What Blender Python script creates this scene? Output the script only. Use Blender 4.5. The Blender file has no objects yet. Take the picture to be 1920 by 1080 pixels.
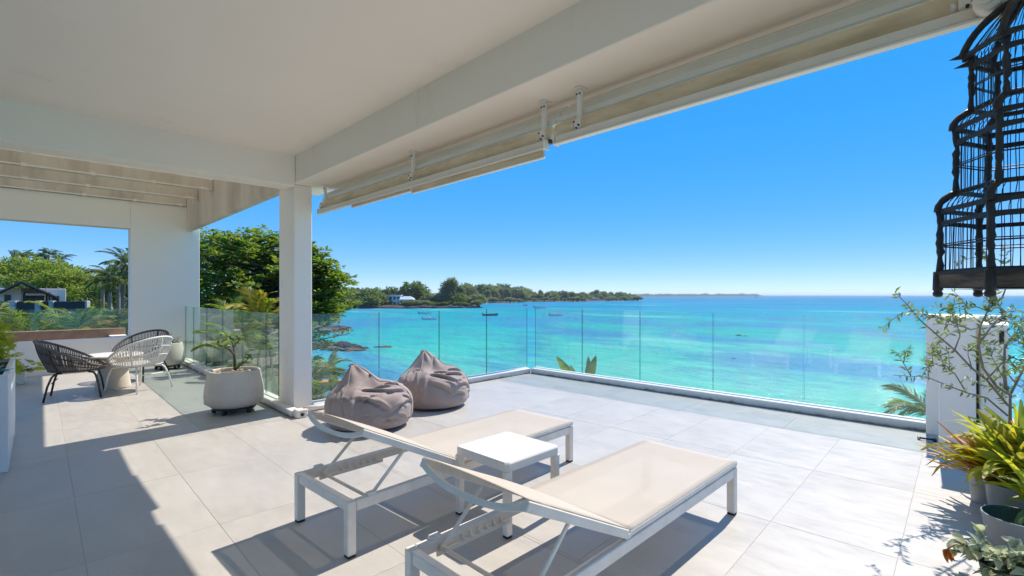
import bpy, bmesh, math, random
import numpy as np
from mathutils import Vector, Matrix, noise as mnoise
random.seed(7)
rng = np.random.default_rng(7)
S = bpy.context.scene
COL = S.collection
PI = math.pi
R = math.radians

# ------------------------------------------------------------------ camera, sky, sun, exposure
CAM_H = 1.4                      # eye height above the terrace floor (floor = z 0)
YAW = R(45.66)                   # +Y is the seaward direction, the camera looks between -X and +Y
FPX = 906.7                      # focal length in pixels of the 1920 px wide photograph (17 mm)
cam = bpy.data.cameras.new('camera')
cam.sensor_width = 36
cam.lens = 36 * FPX / 1920
cam.shift_y = 13 / 1920
cam.clip_start = 0.05
cam.clip_end = 60000
camo = bpy.data.objects.new('camera', cam)
camo.location = (0, 0, CAM_H)
camo.rotation_euler = (PI / 2, 0, YAW)
COL.objects.link(camo)
S.camera = camo

SUN_EL = R(50.5)
SUN_DIR = Vector((-0.094, 0.9956, 0)).normalized()       # horizontal direction towards the sun
W = bpy.data.worlds.new('World')
S.world = W
W.use_nodes = True
wn = W.node_tree
wn.nodes.clear()
sky = wn.nodes.new('ShaderNodeTexSky')
sky.sky_type = 'NISHITA'
sky.sun_disc = False
sky.sun_elevation = SUN_EL
sky.sun_rotation = math.atan2(SUN_DIR.x, SUN_DIR.y)
sky.altitude = 1000
sky.air_density = 0.5
sky.dust_density = 0.0
sky.ozone_density = 6.0
hsv = wn.nodes.new('ShaderNodeHueSaturation')
hsv.inputs['Saturation'].default_value = 3.65
hsv.inputs['Hue'].default_value = 0.511
hsv.inputs['Value'].default_value = 1.70
gam = wn.nodes.new('ShaderNodeGamma')      # clear tropical sky: flatter and deeper blue than the raw model
gam.inputs['Gamma'].default_value = 0.2
bg = wn.nodes.new('ShaderNodeBackground')
bg.inputs['Strength'].default_value = 0.15
wo = wn.nodes.new('ShaderNodeOutputWorld')
wn.links.new(sky.outputs[0], gam.inputs['Color'])
wn.links.new(gam.outputs[0], hsv.inputs['Color'])
wn.links.new(hsv.outputs[0], bg.inputs['Color'])
wn.links.new(bg.outputs[0], wo.inputs['Surface'])

sd = bpy.data.lights.new('sun', 'SUN')
sd.energy = 2.0
sd.angle = R(0.53)
sd.color = (1.0, 0.92, 0.80)
so = bpy.data.objects.new('sun', sd)
so.rotation_euler = Vector((SUN_DIR.x * math.cos(SUN_EL), SUN_DIR.y * math.cos(SUN_EL), math.sin(SUN_EL))).to_track_quat('Z', 'Y').to_euler()
so.location = (0, 20, 30)
COL.objects.link(so)

S.view_settings.view_transform = 'Standard'
S.view_settings.look = 'None'
S.view_settings.gamma = 1
S.view_settings.exposure = 1.62
S.render.engine = 'CYCLES'
S.cycles.max_bounces = 12
S.cycles.diffuse_bounces = 8
S.cycles.glossy_bounces = 4
S.cycles.transparent_max_bounces = 16
S.cycles.transmission_bounces = 6
S.render.resolution_x = 1024
S.render.resolution_y = 576

# ------------------------------------------------------------------ pixel helpers (photo pixels -> places in the world)
FV = Vector((-math.sin(YAW), math.cos(YAW), 0))
RV = Vector((math.cos(YAW), math.sin(YAW), 0))
def at(x, y, d):
    """the point seen at photo pixel (x, y), d metres in front of the camera"""
    return Vector((0, 0, CAM_H)) + FV * d + RV * ((x - 960) / FPX * d) - Vector((0, 0, (y - 553) / FPX * d))
def on(x, y, z):
    """the point seen at photo pixel (x, y) that lies at height z"""
    d = (CAM_H - z) * FPX / (y - 553)
    return at(x, y, d)

# ------------------------------------------------------------------ materials
MATS = {}
class NT:
    def __init__(s, name):
        s.m = bpy.data.materials.new(name)
        s.m.use_nodes = True
        s.t = s.m.node_tree
        s.n = s.t.nodes
        s.p = s.n['Principled BSDF']
        s.out = s.n['Material Output']
        MATS[name] = s.m
    def new(s, t, **kw):
        n = s.n.new(t)
        for k, v in kw.items():
            setattr(n, k, v)
        return n
    def link(s, a, b):
        s.t.links.new(a, b)
    def noise(s, scale, detail=4, rough=.55, coord='Object', vec=None, stretch=None):
        n = s.new('ShaderNodeTexNoise')
        n.inputs['Scale'].default_value = scale
        n.inputs['Detail'].default_value = detail
        n.inputs['Roughness'].default_value = rough
        if vec is None:
            if coord == 'World':
                vec = s.new('ShaderNodeNewGeometry').outputs['Position']
            else:
                vec = s.new('ShaderNodeTexCoord').outputs[coord]
        if stretch:
            mp = s.new('ShaderNodeMapping')
            mp.inputs['Scale'].default_value = stretch
            s.link(vec, mp.inputs['Vector'])
            vec = mp.outputs[0]
        s.link(vec, n.inputs['Vector'])
        return n
    def ramp(s, fac, stops):
        r = s.new('ShaderNodeValToRGB')
        els = r.color_ramp.elements
        while len(els) < len(stops):
            els.new(.5)
        for e, (p, c) in zip(els, stops):
            e.position = p
            e.color = (*c, 1) if len(c) == 3 else c
        s.link(fac, r.inputs[0])
        return r
    def mix(s, a, b, fac, mode='MIX'):
        m = s.new('ShaderNodeMix', data_type='RGBA', blend_type=mode)
        for sock, v in ((m.inputs[6], a), (m.inputs[7], b), (m.inputs[0], fac)):
            if isinstance(v, (int, float)):
                sock.default_value = v
            elif isinstance(v, tuple):
                sock.default_value = (*v, 1)
            else:
                s.link(v, sock)
        return m.outputs[2]
    def math(s, op, a, b=None):
        m = s.new('ShaderNodeMath', operation=op)
        for i, v in enumerate((a, b)):
            if v is None: continue
            if isinstance(v, (int, float)): m.inputs[i].default_value = v
            else: s.link(v, m.inputs[i])
        return m.outputs[0]
    def bump(s, h, strength=.2, dist=.01, normal=None):
        b = s.new('ShaderNodeBump')
        b.inputs['Strength'].default_value = strength
        b.inputs['Distance'].default_value = dist
        s.link(h, b.inputs['Height'])
        if normal is not None: s.link(normal, b.inputs['Normal'])
        s.link(b.outputs[0], s.p.inputs['Normal'])
        return b.outputs[0]
    def col(s, c):
        if isinstance(c, tuple): s.p.inputs['Base Color'].default_value = (*c, 1)
        else: s.link(c, s.p.inputs['Base Color'])
    def rough(s, v):
        if isinstance(v, (int, float)): s.p.inputs['Roughness'].default_value = v
        else: s.link(v, s.p.inputs['Roughness'])

def plain(name, c, rough=.5, var=.12, scale=3, bump=.05, bscale=60, coord='Object', metallic=0, spec=.5, bdist=.004):
    """painted / cast surface: colour drifting a little, faint relief"""
    k = NT(name)
    n = k.noise(scale, 5, .6, coord)
    dark = tuple(v * (1 - var) for v in c)
    lite = tuple(min(1, v * (1 + var * .5)) for v in c)
    r = k.ramp(n.outputs[0], [(.32, dark), (.68, lite)])
    k.col(r.outputs[0])
    k.rough(rough)
    k.p.inputs['Metallic'].default_value = metallic
    k.p.inputs['Specular IOR Level'].default_value = spec
    if bump:
        b = k.noise(bscale, 3, .6, coord)
        k.bump(b.outputs[0], bump, bdist)
    return k.m

def leafmat(name, stops, rough=.45, trans=.35, tcol=None):
    """foliage: every leaf its own tone, light shining through"""
    k = NT(name)
    g = k.new('ShaderNodeNewGeometry')
    r = k.ramp(g.outputs['Random Per Island'], stops)
    nz = k.noise(1.3 if rough < .5 else 3, 3, .6, 'World')        # young and old shoots differ
    r_ = k.new('ShaderNodeVectorMath', operation='SCALE'); k.link(r.outputs[0], r_.inputs[0])
    k.link(k.math('ADD', k.math('MULTIPLY', nz.outputs[0], 1.3), .38), r_.inputs['Scale'])
    r = r_
    k.col(r.outputs[0])
    k.rough(rough)
    t = k.new('ShaderNodeBsdfTranslucent')
    tc = k.mix(r.outputs[0], (.55, .75, .06) if tcol is None else tcol, .35, 'MIX')
    k.link(tc, t.inputs['Color'])
    ms = k.new('ShaderNodeMixShader')
    ms.inputs[0].default_value = trans
    k.link(k.p.outputs[0], ms.inputs[1])
    k.link(t.outputs[0], ms.inputs[2])
    k.link(ms.outputs[0], k.out.inputs['Surface'])
    return k.m

# ------------------------------------------------------------------ mesh helpers
class MB:
    """collects shapes; build() links them as ONE mesh object"""
    def __init__(s):
        s.v = []; s.f = []; s.mi = []; s.cur = 0; s.sm = []
        s.smooth = False
    def add(s, vs, fs):
        o = len(s.v)
        s.v.extend([tuple(v) for v in vs])
        for f in fs:
            s.f.append(tuple(i + o for i in f)); s.mi.append(s.cur); s.sm.append(s.smooth)
        return s
    def box(s, x0, x1, y0, y1, z0, z1, M=None):
        vs = [Vector(p) for p in ((x0,y0,z0),(x1,y0,z0),(x1,y1,z0),(x0,y1,z0),(x0,y0,z1),(x1,y0,z1),(x1,y1,z1),(x0,y1,z1))]
        if M is not None: vs = [M @ v for v in vs]
        return s.add(vs, [(0,3,2,1),(4,5,6,7),(0,1,5,4),(1,2,6,5),(2,3,7,6),(3,0,4,7)])
    def bbox(s, x0, x1, y0, y1, z0, z1, b=.004, M=None, seg=1):
        """box with bevelled edges"""
        bm = bmesh.new()
        bmesh.ops.create_cube(bm, size=1)
        for v in bm.verts:
            v.co = Vector(((x0+x1)/2 + v.co.x*(x1-x0), (y0+y1)/2 + v.co.y*(y1-y0), (z0+z1)/2 + v.co.z*(z1-z0)))
        b = min(b, .45*min(abs(x1-x0), abs(y1-y0), abs(z1-z0)))
        bmesh.ops.bevel(bm, geom=bm.edges[:], offset=b, segments=seg, affect='EDGES', profile=.5)
        if M is not None: bm.transform(M)
        bm.verts.index_update()
        s.add([v.co.copy() for v in bm.verts], [[v.index for v in f.verts] for f in bm.faces])
        bm.free()
        return s
    def beam(s, p0, p1, w, h, b=.003, up=(0,0,1)):
        """bevelled bar from p0 to p1, w wide, h high"""
        p0 = Vector(p0); p1 = Vector(p1)
        y = (p1 - p0); L = y.length; y.normalize()
        z = Vector(up); x = y.cross(z).normalized(); z = x.cross(y)
        M = Matrix((( x.x,y.x,z.x,p0.x),(x.y,y.y,z.y,p0.y),(x.z,y.z,z.z,p0.z),(0,0,0,1)))
        return s.bbox(-w/2, w/2, 0, L, -h/2, h/2, b, M)
    def tube(s, path, rad, n=8, caps=True, closed=False, flat=None):
        path = [Vector(p) for p in path]
        m = len(path)
        if not hasattr(rad, '__len__'): rad = [rad]*m
        vs = []; prev = None
        for i, p in enumerate(path):
            if closed: t = path[(i+1) % m] - path[i-1]
            else: t = path[min(i+1, m-1)] - path[max(i-1, 0)]
            t.normalize()
            if prev is None:
                a = Vector((0,0,1)) if abs(t.z) < .9 else Vector((1,0,0))
                u = t.cross(a).normalized()
            else:
                u = (prev - t*prev.dot(t)).normalized()
            w = t.cross(u); prev = u
            for k in range(n):
                a = 2*PI*k/n
                vs.append(p + (u*math.cos(a) + w*math.sin(a))*rad[i])
        fs = []
        rng_ = range(m) if closed else range(m-1)
        for i in rng_:
            j = (i+1) % m
            for k in range(n):
                l = (k+1) % n
                fs.append((i*n+k, i*n+l, j*n+l, j*n+k))
        if caps and not closed:
            fs.append(tuple(range(n-1, -1, -1))); fs.append(tuple((m-1)*n+k for k in range(n)))
        return s.add(vs, fs)
    def lathe(s, prof, n=32, c=(0,0,0), capb=True, capt=True):
        vs = []; fs = []
        for (r, z) in prof:
            for k in range(n):
                a = 2*PI*k/n
                vs.append((c[0]+r*math.cos(a), c[1]+r*math.sin(a), c[2]+z))
        for i in range(len(prof)-1):
            for k in range(n):
                l = (k+1) % n
                fs.append((i*n+k, i*n+l, (i+1)*n+l, (i+1)*n+k))
        if capb: fs.append(tuple(range(n-1, -1, -1)))
        if capt: fs.append(tuple((len(prof)-1)*n+k for k in range(n)))
        return s.add(vs, fs)
    def prism(s, poly, z0, z1):
        n = len(poly)
        vs = [(x, y, z0) for x, y in poly] + [(x, y, z1) for x, y in poly]
        fs = [tuple(range(n-1, -1, -1)), tuple(range(n, 2*n))]
        fs += [(i, (i+1) % n, n+(i+1) % n, n+i) for i in range(n)]
        return s.add(vs, fs)
    def mesh(s, name, mats):
        me = bpy.data.meshes.new(name)
        me.from_pydata(s.v, [], s.f)
        if not isinstance(mats, (list, tuple)): mats = [mats]
        for m in mats: me.materials.append(MATS[m] if isinstance(m, str) else m)
        me.polygons.foreach_set('material_index', s.mi)
        me.polygons.foreach_set('use_smooth', s.sm)
        me.update()
        return me
    def build(s, name, mats, parent=None, loc=None):
        return link(name, s.mesh(name, mats), parent, loc)

def link(name, me, parent=None, loc=None, rot=None, scale=None):
    o = bpy.data.objects.new(name, me)
    COL.objects.link(o)
    if parent is not None: o.parent = parent
    if loc is not None: o.location = loc
    if rot is not None: o.rotation_euler = rot
    if scale is not None: o.scale = scale
    return o
def tag(o, label=None, cat=None, group=None, kind=None):
    if label: o['label'] = label
    if cat: o['category'] = cat
    if group: o['group'] = group
    if kind: o['kind'] = kind
    return o
def thing(name, label, cat, loc=(0,0,0), rotz=0, group=None):
    o = bpy.data.objects.new(name, None)
    o.empty_display_size = .1
    COL.objects.link(o)
    o.location = loc
    o.rotation_euler = (0, 0, rotz)
    return tag(o, label, cat, group)
def structure(o):
    o['kind'] = 'structure'
    return o
def copy_tree(o, parent=None):
    c = o.copy()
    COL.objects.link(c)
    if parent is not None: c.parent = parent
    for ch in o.children: copy_tree(ch, c)
    return c

def leaf_mesh(name, pos, direc, nrm, L, Wd, mat, fold=.25, shape=.45):
    """many leaves (one folded rhomb each) as one mesh; pos/direc/nrm are (N,3), L and Wd are (N,)"""
    N = len(pos)
    direc = direc / np.linalg.norm(direc, axis=1)[:, None]
    side = np.cross(direc, nrm)
    side /= (np.linalg.norm(side, axis=1)[:, None] + 1e-9)
    up = np.cross(side, direc)
    L = np.asarray(L)[:, None]; Wd = np.asarray(Wd)[:, None]
    b = pos
    tip = pos + direc*L - up*L*.12
    mid = pos + direc*L*shape
    l = mid + side*Wd*.5 + up*Wd*fold
    r = mid - side*Wd*.5 + up*Wd*fold
    V = np.stack([b, r, tip, l], axis=1).reshape(-1, 3)
    idx = np.arange(N)*4
    F = np.stack([idx, idx+1, idx+2, idx, idx+2, idx+3], axis=1).reshape(-1)
    me = bpy.data.meshes.new(name)
    me.vertices.add(len(V)); me.vertices.foreach_set('co', V.astype(np.float32).reshape(-1))
    me.loops.add(len(F)); me.loops.foreach_set('vertex_index', F.astype(np.int32))
    me.polygons.add(2*N)
    me.polygons.foreach_set('loop_start', np.arange(0, 6*N, 3).astype(np.int32))
    me.update(calc_edges=True)
    me.materials.append(MATS[mat])
    return me
def rdirs(n, g=rng):
    v = g.normal(size=(n, 3))
    return v / np.linalg.norm(v, axis=1)[:, None]
# ------------------------------------------------------------------ the materials of the place
def painted_wall(name, c):
    """rolled wall paint: faint blotches, roller grain, a few greyish water marks"""
    k = NT(name)
    n1 = k.noise(.55, 6, .6, 'World'); n2 = k.noise(70, 3, .6, 'World'); n3 = k.noise(1.7, 8, .7, 'World', stretch=(1, 1, .35))
    r = k.ramp(n1.outputs[0], [(.3, tuple(v*.955 for v in c)), (.7, tuple(min(.93, v*1.03) for v in c))])
    st = k.ramp(n3.outputs[0], [(.61, (0,0,0)), (.78, (.28,.28,.28))])
    k.col(k.mix(r.outputs[0], (.50, .44, .36), st.outputs[0])); k.rough(.7)
    b1 = k.bump(n2.outputs[0], .22, .003); n4 = k.noise(1.1, 3, .5, 'World'); k.bump(n4.outputs[0], .25, .02, b1)
painted_wall('white_wall', (.93, .83, .735))
painted_wall('ceiling_paint', (.93, .83, .74))
plain('lounger_coat', (.82, .745, .65), .42, .10, 9, .04, 150)
plain('white_coat', (.84, .78, .70), .38, .04, 4, .02, 200)
painted_wall('white_wall_cool', (.92, .835, .755))
plain('black_rubber', (.02, .02, .02), .6, .2, 30)
plain('dark_metal', (.03, .028, .026), .4, .3, 30)
plain('steel', (.5, .5, .5), .3, .1, 20, metallic=1)

k = NT('weathered_concrete')            # the edge beam and joists of the open bay
n1 = k.noise(2.2, 8, .65, 'World', stretch=(1, 1, .25)); n2 = k.noise(14, 4, .6, 'World')
c = k.ramp(n1.outputs[0], [(.28, (.44, .375, .30)), (.5, (.64, .56, .46)), (.75, (.74, .67, .57))]).outputs[0]
c = k.mix(c, (.30, .27, .23), k.ramp(n2.outputs[0], [(.62, (0,0,0)), (.8, (.6,.6,.6))]).outputs[0])
k.col(c); k.rough(.85); k.bump(n2.outputs[0], .3, .004)

k = NT('shade_cloth')                    # sun-bleached cloth stretched over the joists, daylight glows through it
n1 = k.noise(1.5, 6, .6, 'World')
c = k.ramp(n1.outputs[0], [(.3, (.56, .46, .34)), (.7, (.70, .60, .47))]).outputs[0]
k.col(c); k.rough(.9)
t_ = k.new('ShaderNodeBsdfTranslucent'); k.link(c, t_.inputs['Color'])
ms = k.new('ShaderNodeMixShader'); ms.inputs[0].default_value = .45
k.link(k.p.outputs[0], ms.inputs[1]); k.link(t_.outputs[0], ms.inputs[2]); k.link(ms.outputs[0], k.out.inputs['Surface'])

def tile_mat(name, a, b, c3):
    k = NT(name)
    oi = k.new('ShaderNodeObjectInfo')
    tc = k.new('ShaderNodeTexCoord')
    off = k.new('ShaderNodeVectorMath', operation='MULTIPLY_ADD')
    k.link(oi.outputs['Random'], off.inputs[0])
    off.inputs[1].default_value = (37, 91, 53)
    k.link(tc.outputs['Object'], off.inputs[2])
    n1 = k.noise(1.6, 7, .62, vec=off.outputs[0], stretch=(1, 1.7, 1))
    n2 = k.noise(9, 6, .7, vec=off.outputs[0], stretch=(.5, 1.6, 1))
    f = k.math('ADD', k.math('MULTIPLY', n1.outputs[0], .6), k.math('MULTIPLY', n2.outputs[0], .4))
    r = k.ramp(f, [(.28, a), (.5, b), (.72, c3)])
    v = k.math('ADD', k.math('MULTIPLY', oi.outputs['Random'], .05), .975)
    mul = k.new('ShaderNodeVectorMath', operation='SCALE')
    k.link(r.outputs[0], mul.inputs[0]); k.link(v, mul.inputs['Scale'])
    # old drip marks and foot wear, thin and irregular
    n3 = k.noise(3.1, 9, .75, 'World')
    st = k.ramp(n3.outputs[0], [(.62, (0,0,0)), (.78, (.3,.3,.3))])
    c = k.mix(mul.outputs[0], tuple(x*.72 for x in a), st.outputs[0])
    k.col(c)
    k.rough(k.ramp(n2.outputs[0], [(.3, (.34,.34,.34)), (.7, (.52,.52,.52))]).outputs[0])
    n4 = k.noise(120, 3, .6, 'Object')
    k.bump(n4.outputs[0], .08, .002)
tile_mat('floor_tile', (.385, .36, .33), (.455, .428, .395), (.51, .483, .45))
tile_mat('border_tile', (.35, .345, .31), (.405, .40, .365), (.445, .44, .405))
plain('grout', (.44, .412, .38), .9, .25, 12, .1)
k = NT('curb_render')                    # the low concrete curb, darker towards its foot
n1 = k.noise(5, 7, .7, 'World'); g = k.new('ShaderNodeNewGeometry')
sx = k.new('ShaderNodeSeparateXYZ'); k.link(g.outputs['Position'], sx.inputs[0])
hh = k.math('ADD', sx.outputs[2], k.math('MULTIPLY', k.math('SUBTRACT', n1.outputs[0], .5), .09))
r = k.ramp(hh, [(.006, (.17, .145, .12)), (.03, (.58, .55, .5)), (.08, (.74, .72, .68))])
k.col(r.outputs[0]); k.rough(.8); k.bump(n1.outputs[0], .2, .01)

# glass of the balustrades: tinted, clear, mirror-like at a slant
def glass(name, tint, body, ior=1.5, milk=.03):
    k = NT(name)
    tr = k.new('ShaderNodeBsdfTransparent'); tr.inputs[0].default_value = (*tint, 1)
    gl = k.new('ShaderNodeBsdfGlossy'); gl.inputs['Roughness'].default_value = .01; gl.inputs['Color'].default_value = (.95, 1, .98, 1)
    df = k.new('ShaderNodeBsdfDiffuse'); df.inputs[0].default_value = (*body, 1)
    fr = k.new('ShaderNodeFresnel')
    ge = k.new('ShaderNodeNewGeometry')          # same reflectance on both faces of the pane
    k.link(k.math('ADD', k.math('MULTIPLY', ge.outputs['Backfacing'], 1/ior - ior), ior), fr.inputs['IOR'])
    m0 = k.new('ShaderNodeMixShader')
    nz = k.noise(3, 6, .7, 'World')
    k.link(k.ramp(nz.outputs[0], [(.35, (milk*.25,)*3), (.55, (milk*.9,)*3), (.78, (milk*2.6,)*3)]).outputs[0], m0.inputs[0])
    k.link(tr.outputs[0], m0.inputs[1]); k.link(df.outputs[0], m0.inputs[2])
    m1 = k.new('ShaderNodeMixShader')
    k.link(fr.outputs[0], m1.inputs[0]); k.link(m0.outputs[0], m1.inputs[1]); k.link(gl.outputs[0], m1.inputs[2])
    k.link(m1.outputs[0], k.out.inputs['Surface'])
glass('pane_glass', (.965, .988, .982), (.62, .70, .68), milk=.05)
glass('pane_edge', (.25, .38, .34), (.12, .20, .18), milk=.5)
glass('pane_glass_green', (.90, .96, .94), (.55, .70, .64), milk=.10)

# sling fabric of the loungers: fine open weave that lets a third of the light through
k = NT('sling_fabric')
n1 = k.noise(1.5, 5, .6, 'Object'); n2 = k.noise(260, 2, .5, 'Object'); sxy = k.new('ShaderNodeSeparateXYZ'); k.link(k.new('ShaderNodeTexCoord').outputs['Object'], sxy.inputs[0])
hem = k.ramp(k.math('ABSOLUTE', sxy.outputs[0]), [(.292, (0, 0, 0)), (.2935, (1, 1, 1)), (.297, (1, 1, 1)), (.2985, (.25, .25, .25))])
c = k.mix(k.ramp(n1.outputs[0], [(.3, (.57, .505, .435)), (.7, (.64, .575, .505))]).outputs[0], (.48, .41, .34), k.math('MULTIPLY', hem.outputs[0], .5))
k.col(k.mix(c, (.52, .45, .38), k.ramp(n2.outputs[0], [(.45, (0, 0, 0)), (.65, (.3, .3, .3))]).outputs[0])); k.rough(.75); k.bump(n2.outputs[0], .25, .001)
tr = k.new('ShaderNodeBsdfTransparent'); ms = k.new('ShaderNodeMixShader'); ms.inputs[0].default_value = .28
k.link(k.p.outputs[0], ms.inputs[1]); k.link(tr.outputs[0], ms.inputs[2]); k.link(ms.outputs[0], k.out.inputs['Surface'])

k = NT('beanbag_cloth')
n1 = k.noise(3, 6, .65, 'Object'); n2 = k.noise(600, 2, .5, 'Object'); n3 = k.noise(16, 6, .6, 'Object')
k.col(k.ramp(n1.outputs[0], [(.3, (.31, .238, .21)), (.7, (.37, .29, .257))]).outputs[0]); k.rough(.85)
b1 = k.bump(n3.outputs[0], .22, .012); k.bump(n2.outputs[0], .3, .001, b1)
k.p.inputs['Sheen Weight'].default_value = .15

k = NT('awning_cloth')
n1 = k.noise(2.5, 7, .65, 'World', stretch=(1, 1, 4)); n2 = k.noise(9, 5, .7, 'World', stretch=(3, 1, 1))
c = k.ramp(n1.outputs[0], [(.3, (.60, .44, .27)), (.55, (.80, .63, .43)), (.75, (.86, .73, .55))]).outputs[0]
k.col(c); k.rough(.85); k.bump(n2.outputs[0], .5, .02)
plain('awning_metal', (.83, .75, .64), .4, .08, 3, .03, 120)
plain('pot_stone', (.66, .575, .475), .8, .12, 5, .25, 45)
plain('soil', (.10, .065, .04), .95, .5, 30, .8, 60, bdist=.02)
plain('soil_dry', (.34, .24, .14), .95, .5, 30, .8, 60, bdist=.02)
plain('bark', (.13, .10, .08), .9, .35, 12, .6, 40, bdist=.02)
plain('bark_pale', (.26, .22, .18), .9, .3, 20, .6, 60, bdist=.005)
plain('cord_dark', (.055, .046, .042), .7, .3, 30, .4, 150)
plain('cord_grey', (.16, .135, .12), .75, .3, 30, .4, 150)
plain('cord_white', (.74, .70, .65), .7, .08, 30, .3, 150)
plain('table_white', (.74, .70, .645), .4, .05, 4)
plain('planter_white', (.74, .74, .745), .55, .06, 2, .08, 60)
plain('planter_inside', (.36, .25, .18), .9, .3, 4, .3, 30)
plain('grey_pot', (.30, .31, .31), .55, .12, 5, .05, 40)
plain('green_pot_inside', (.035, .07, .045), .6, .3, 5)
plain('agave_blue', (.06, .36, .46), .5, .25, 10)
plain('cage_wood', (.026, .024, .023), .55, .45, 14, .5, 40, bdist=.006)
k = NT('cage_tray')
n1 = k.noise(4, 6, .6, 'Object', stretch=(1, 1, 5)); 
k.col(k.ramp(n1.outputs[0], [(.35, (.03, .022, .017)), (.55, (.16, .11, .075)), (.72, (.26, .19, .13))]).outputs[0]); k.rough(.7); k.bump(n1.outputs[0], .5, .01)
plain('wire', (.014, .013, .013), .45, .3, 30, 0)
leafmat('leaf_almond', [(0, (.04, .095, .014)), (.35, (.08, .165, .02)), (.7, (.15, .23, .028)), (.96, (.26, .28, .035)), (1, (.30, .16, .04))], trans=.5, tcol=(.45, .62, .04))
leafmat('leaf_yellowgreen', [(0, (.08, .14, .015)), (.5, (.17, .23, .025)), (1, (.29, .30, .04))], trans=.5)
leafmat('leaf_palm', [(0, (.05, .10, .015)), (.5, (.10, .16, .025)), (1, (.19, .22, .04))], trans=.45)
leafmat('leaf_palm_gold', [(0, (.15, .18, .015)), (.5, (.30, .29, .025)), (1, (.46, .35, .06))], trans=.5, tcol=(.8, .7, .06))
leafmat('leaf_palm_dry', [(0, (.20, .15, .06)), (.6, (.32, .24, .10)), (1, (.16, .15, .04))], trans=.4, tcol=(.6, .45, .15))
leafmat('leaf_palm_dark', [(0, (.012, .03, .012)), (.5, (.025, .055, .02)), (1, (.05, .085, .025))])
leafmat('leaf_far', [(0, (.05, .095, .028)), (.5, (.105, .16, .042)), (1, (.19, .24, .065))], trans=.35)
leafmat('leaf_far_grey', [(0, (.09, .115, .065)), (.5, (.165, .18, .10)), (1, (.26, .27, .15))], trans=.35)
leafmat('leaf_far_dark', [(0, (.032, .068, .024)), (.5, (.066, .115, .032)), (1, (.12, .17, .046))], trans=.35)
leafmat('leaf_olive', [(0, (.06, .085, .03)), (.5, (.12, .145, .055)), (1, (.22, .23, .10))], trans=.42)
leafmat('leaf_strap', [(0, (.20, .24, .015)), (.45, (.36, .37, .02)), (.8, (.50, .44, .03)), (1, (.48, .30, .03))], trans=.6, tcol=(.95, .82, .05))
leafmat('leaf_rust', [(0, (.26, .08, .02)), (.6, (.45, .15, .025)), (1, (.42, .27, .05))], trans=.5, tcol=(.9, .36, .04))
leafmat('leaf_pot', [(0, (.05, .10, .02)), (.5, (.10, .15, .025)), (1, (.2, .22, .04))], trans=.3)
leafmat('leaf_variegated', [(0, (.14, .21, .05)), (.35, (.32, .38, .16)), (.7, (.55, .56, .36)), (1, (.66, .62, .46))], trans=.5, tcol=(.8, .85, .5))
leafmat('leaf_lime', [(0, (.15, .24, .02)), (.5, (.26, .34, .03)), (1, (.40, .42, .06))], trans=.55, tcol=(.75, .85, .06))
# ================================================================== THE SETTING
# ------------------------------------------------------------------ sea, seabed colours in world coordinates
SEA_Z = -5.5
k = NT('sea_water')
pos = k.new('ShaderNodeNewGeometry').outputs['Position']
sp = k.new('ShaderNodeSeparateXYZ'); k.link(pos, sp.inputs[0])
# depth grows away from the shore line, which runs along X in front of the house
nb = k.noise(.010, 5, .6, vec=pos, stretch=(.55, 1, 1))
nf = k.noise(.034, 7, .66, vec=pos, stretch=(.6, 1, 1))
ln = k.new('ShaderNodeVectorMath', operation='LENGTH'); k.link(pos, ln.inputs[0])
dd = k.math('LOGARITHM', ln.outputs['Value'], 10)                 # 1.5 = 32 m, 2 = 100 m, 3 = 1 km
dd = k.math('ADD', dd, k.math('MULTIPLY', k.math('SUBTRACT', nb.outputs[0], .5), .75))
deep = k.ramp(k.math('DIVIDE', k.math('SUBTRACT', dd, 1.4), 2.2),
              [(.0, (.145, .53, .395)), (.16, (.062, .47, .385)), (.34, (.018, .36, .375)), (.5, (.007, .26, .37)), (.8, (.006, .17, .33))])
reef = k.ramp(nf.outputs[0], [(.475, (0, 0, 0)), (.55, (1, 1, 1))])
sand = k.ramp(k.noise(.028, 6, .65, vec=pos, stretch=(.3, 1, 1.7)).outputs[0], [(.53, (0, 0, 0)), (.66, (1, 1, 1))])
near = k.ramp(k.math('DIVIDE', ln.outputs['Value'], 600), [(.15, (1, 1, 1)), (1, (.15, .15, .15))])
c = k.mix(deep.outputs[0], (.30, .70, .56), k.math('MULTIPLY', k.math('MULTIPLY', sand.outputs[0], .55), near.outputs[0]))
reef2 = k.ramp(k.noise(.12, 7, .7, vec=pos, stretch=(.6, 1, 1)).outputs[0], [(.52, (0, 0, 0)), (.60, (1, 1, 1))])
c = k.mix(c, (.055, .24, .43), k.math('MULTIPLY', reef.outputs[0], .82))
c = k.mix(c, (.05, .24, .36), k.math('MULTIPLY', k.math('MULTIPLY', reef2.outputs[0], .55), near.outputs[0]))
k.col(c)
k.rough(1.0)
k.p.inputs['Specular IOR Level'].default_value = 0
k.p.inputs['IOR'].default_value = 1.33
w1 = k.noise(.9, 4, .6, vec=pos, stretch=(.55, 1, 1)); w2 = k.noise(.16, 5, .6, vec=pos, stretch=(.5, 1, 1)); w3 = k.noise(4.5, 3, .6, vec=pos)
h = k.math('ADD', k.math('MULTIPLY', w2.outputs[0], 2.2), k.math('ADD', k.math('MULTIPLY', w1.outputs[0], .7), k.math('MULTIPLY', w3.outputs[0], .26)))
nrm = k.bump(h, .85, .45)
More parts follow.
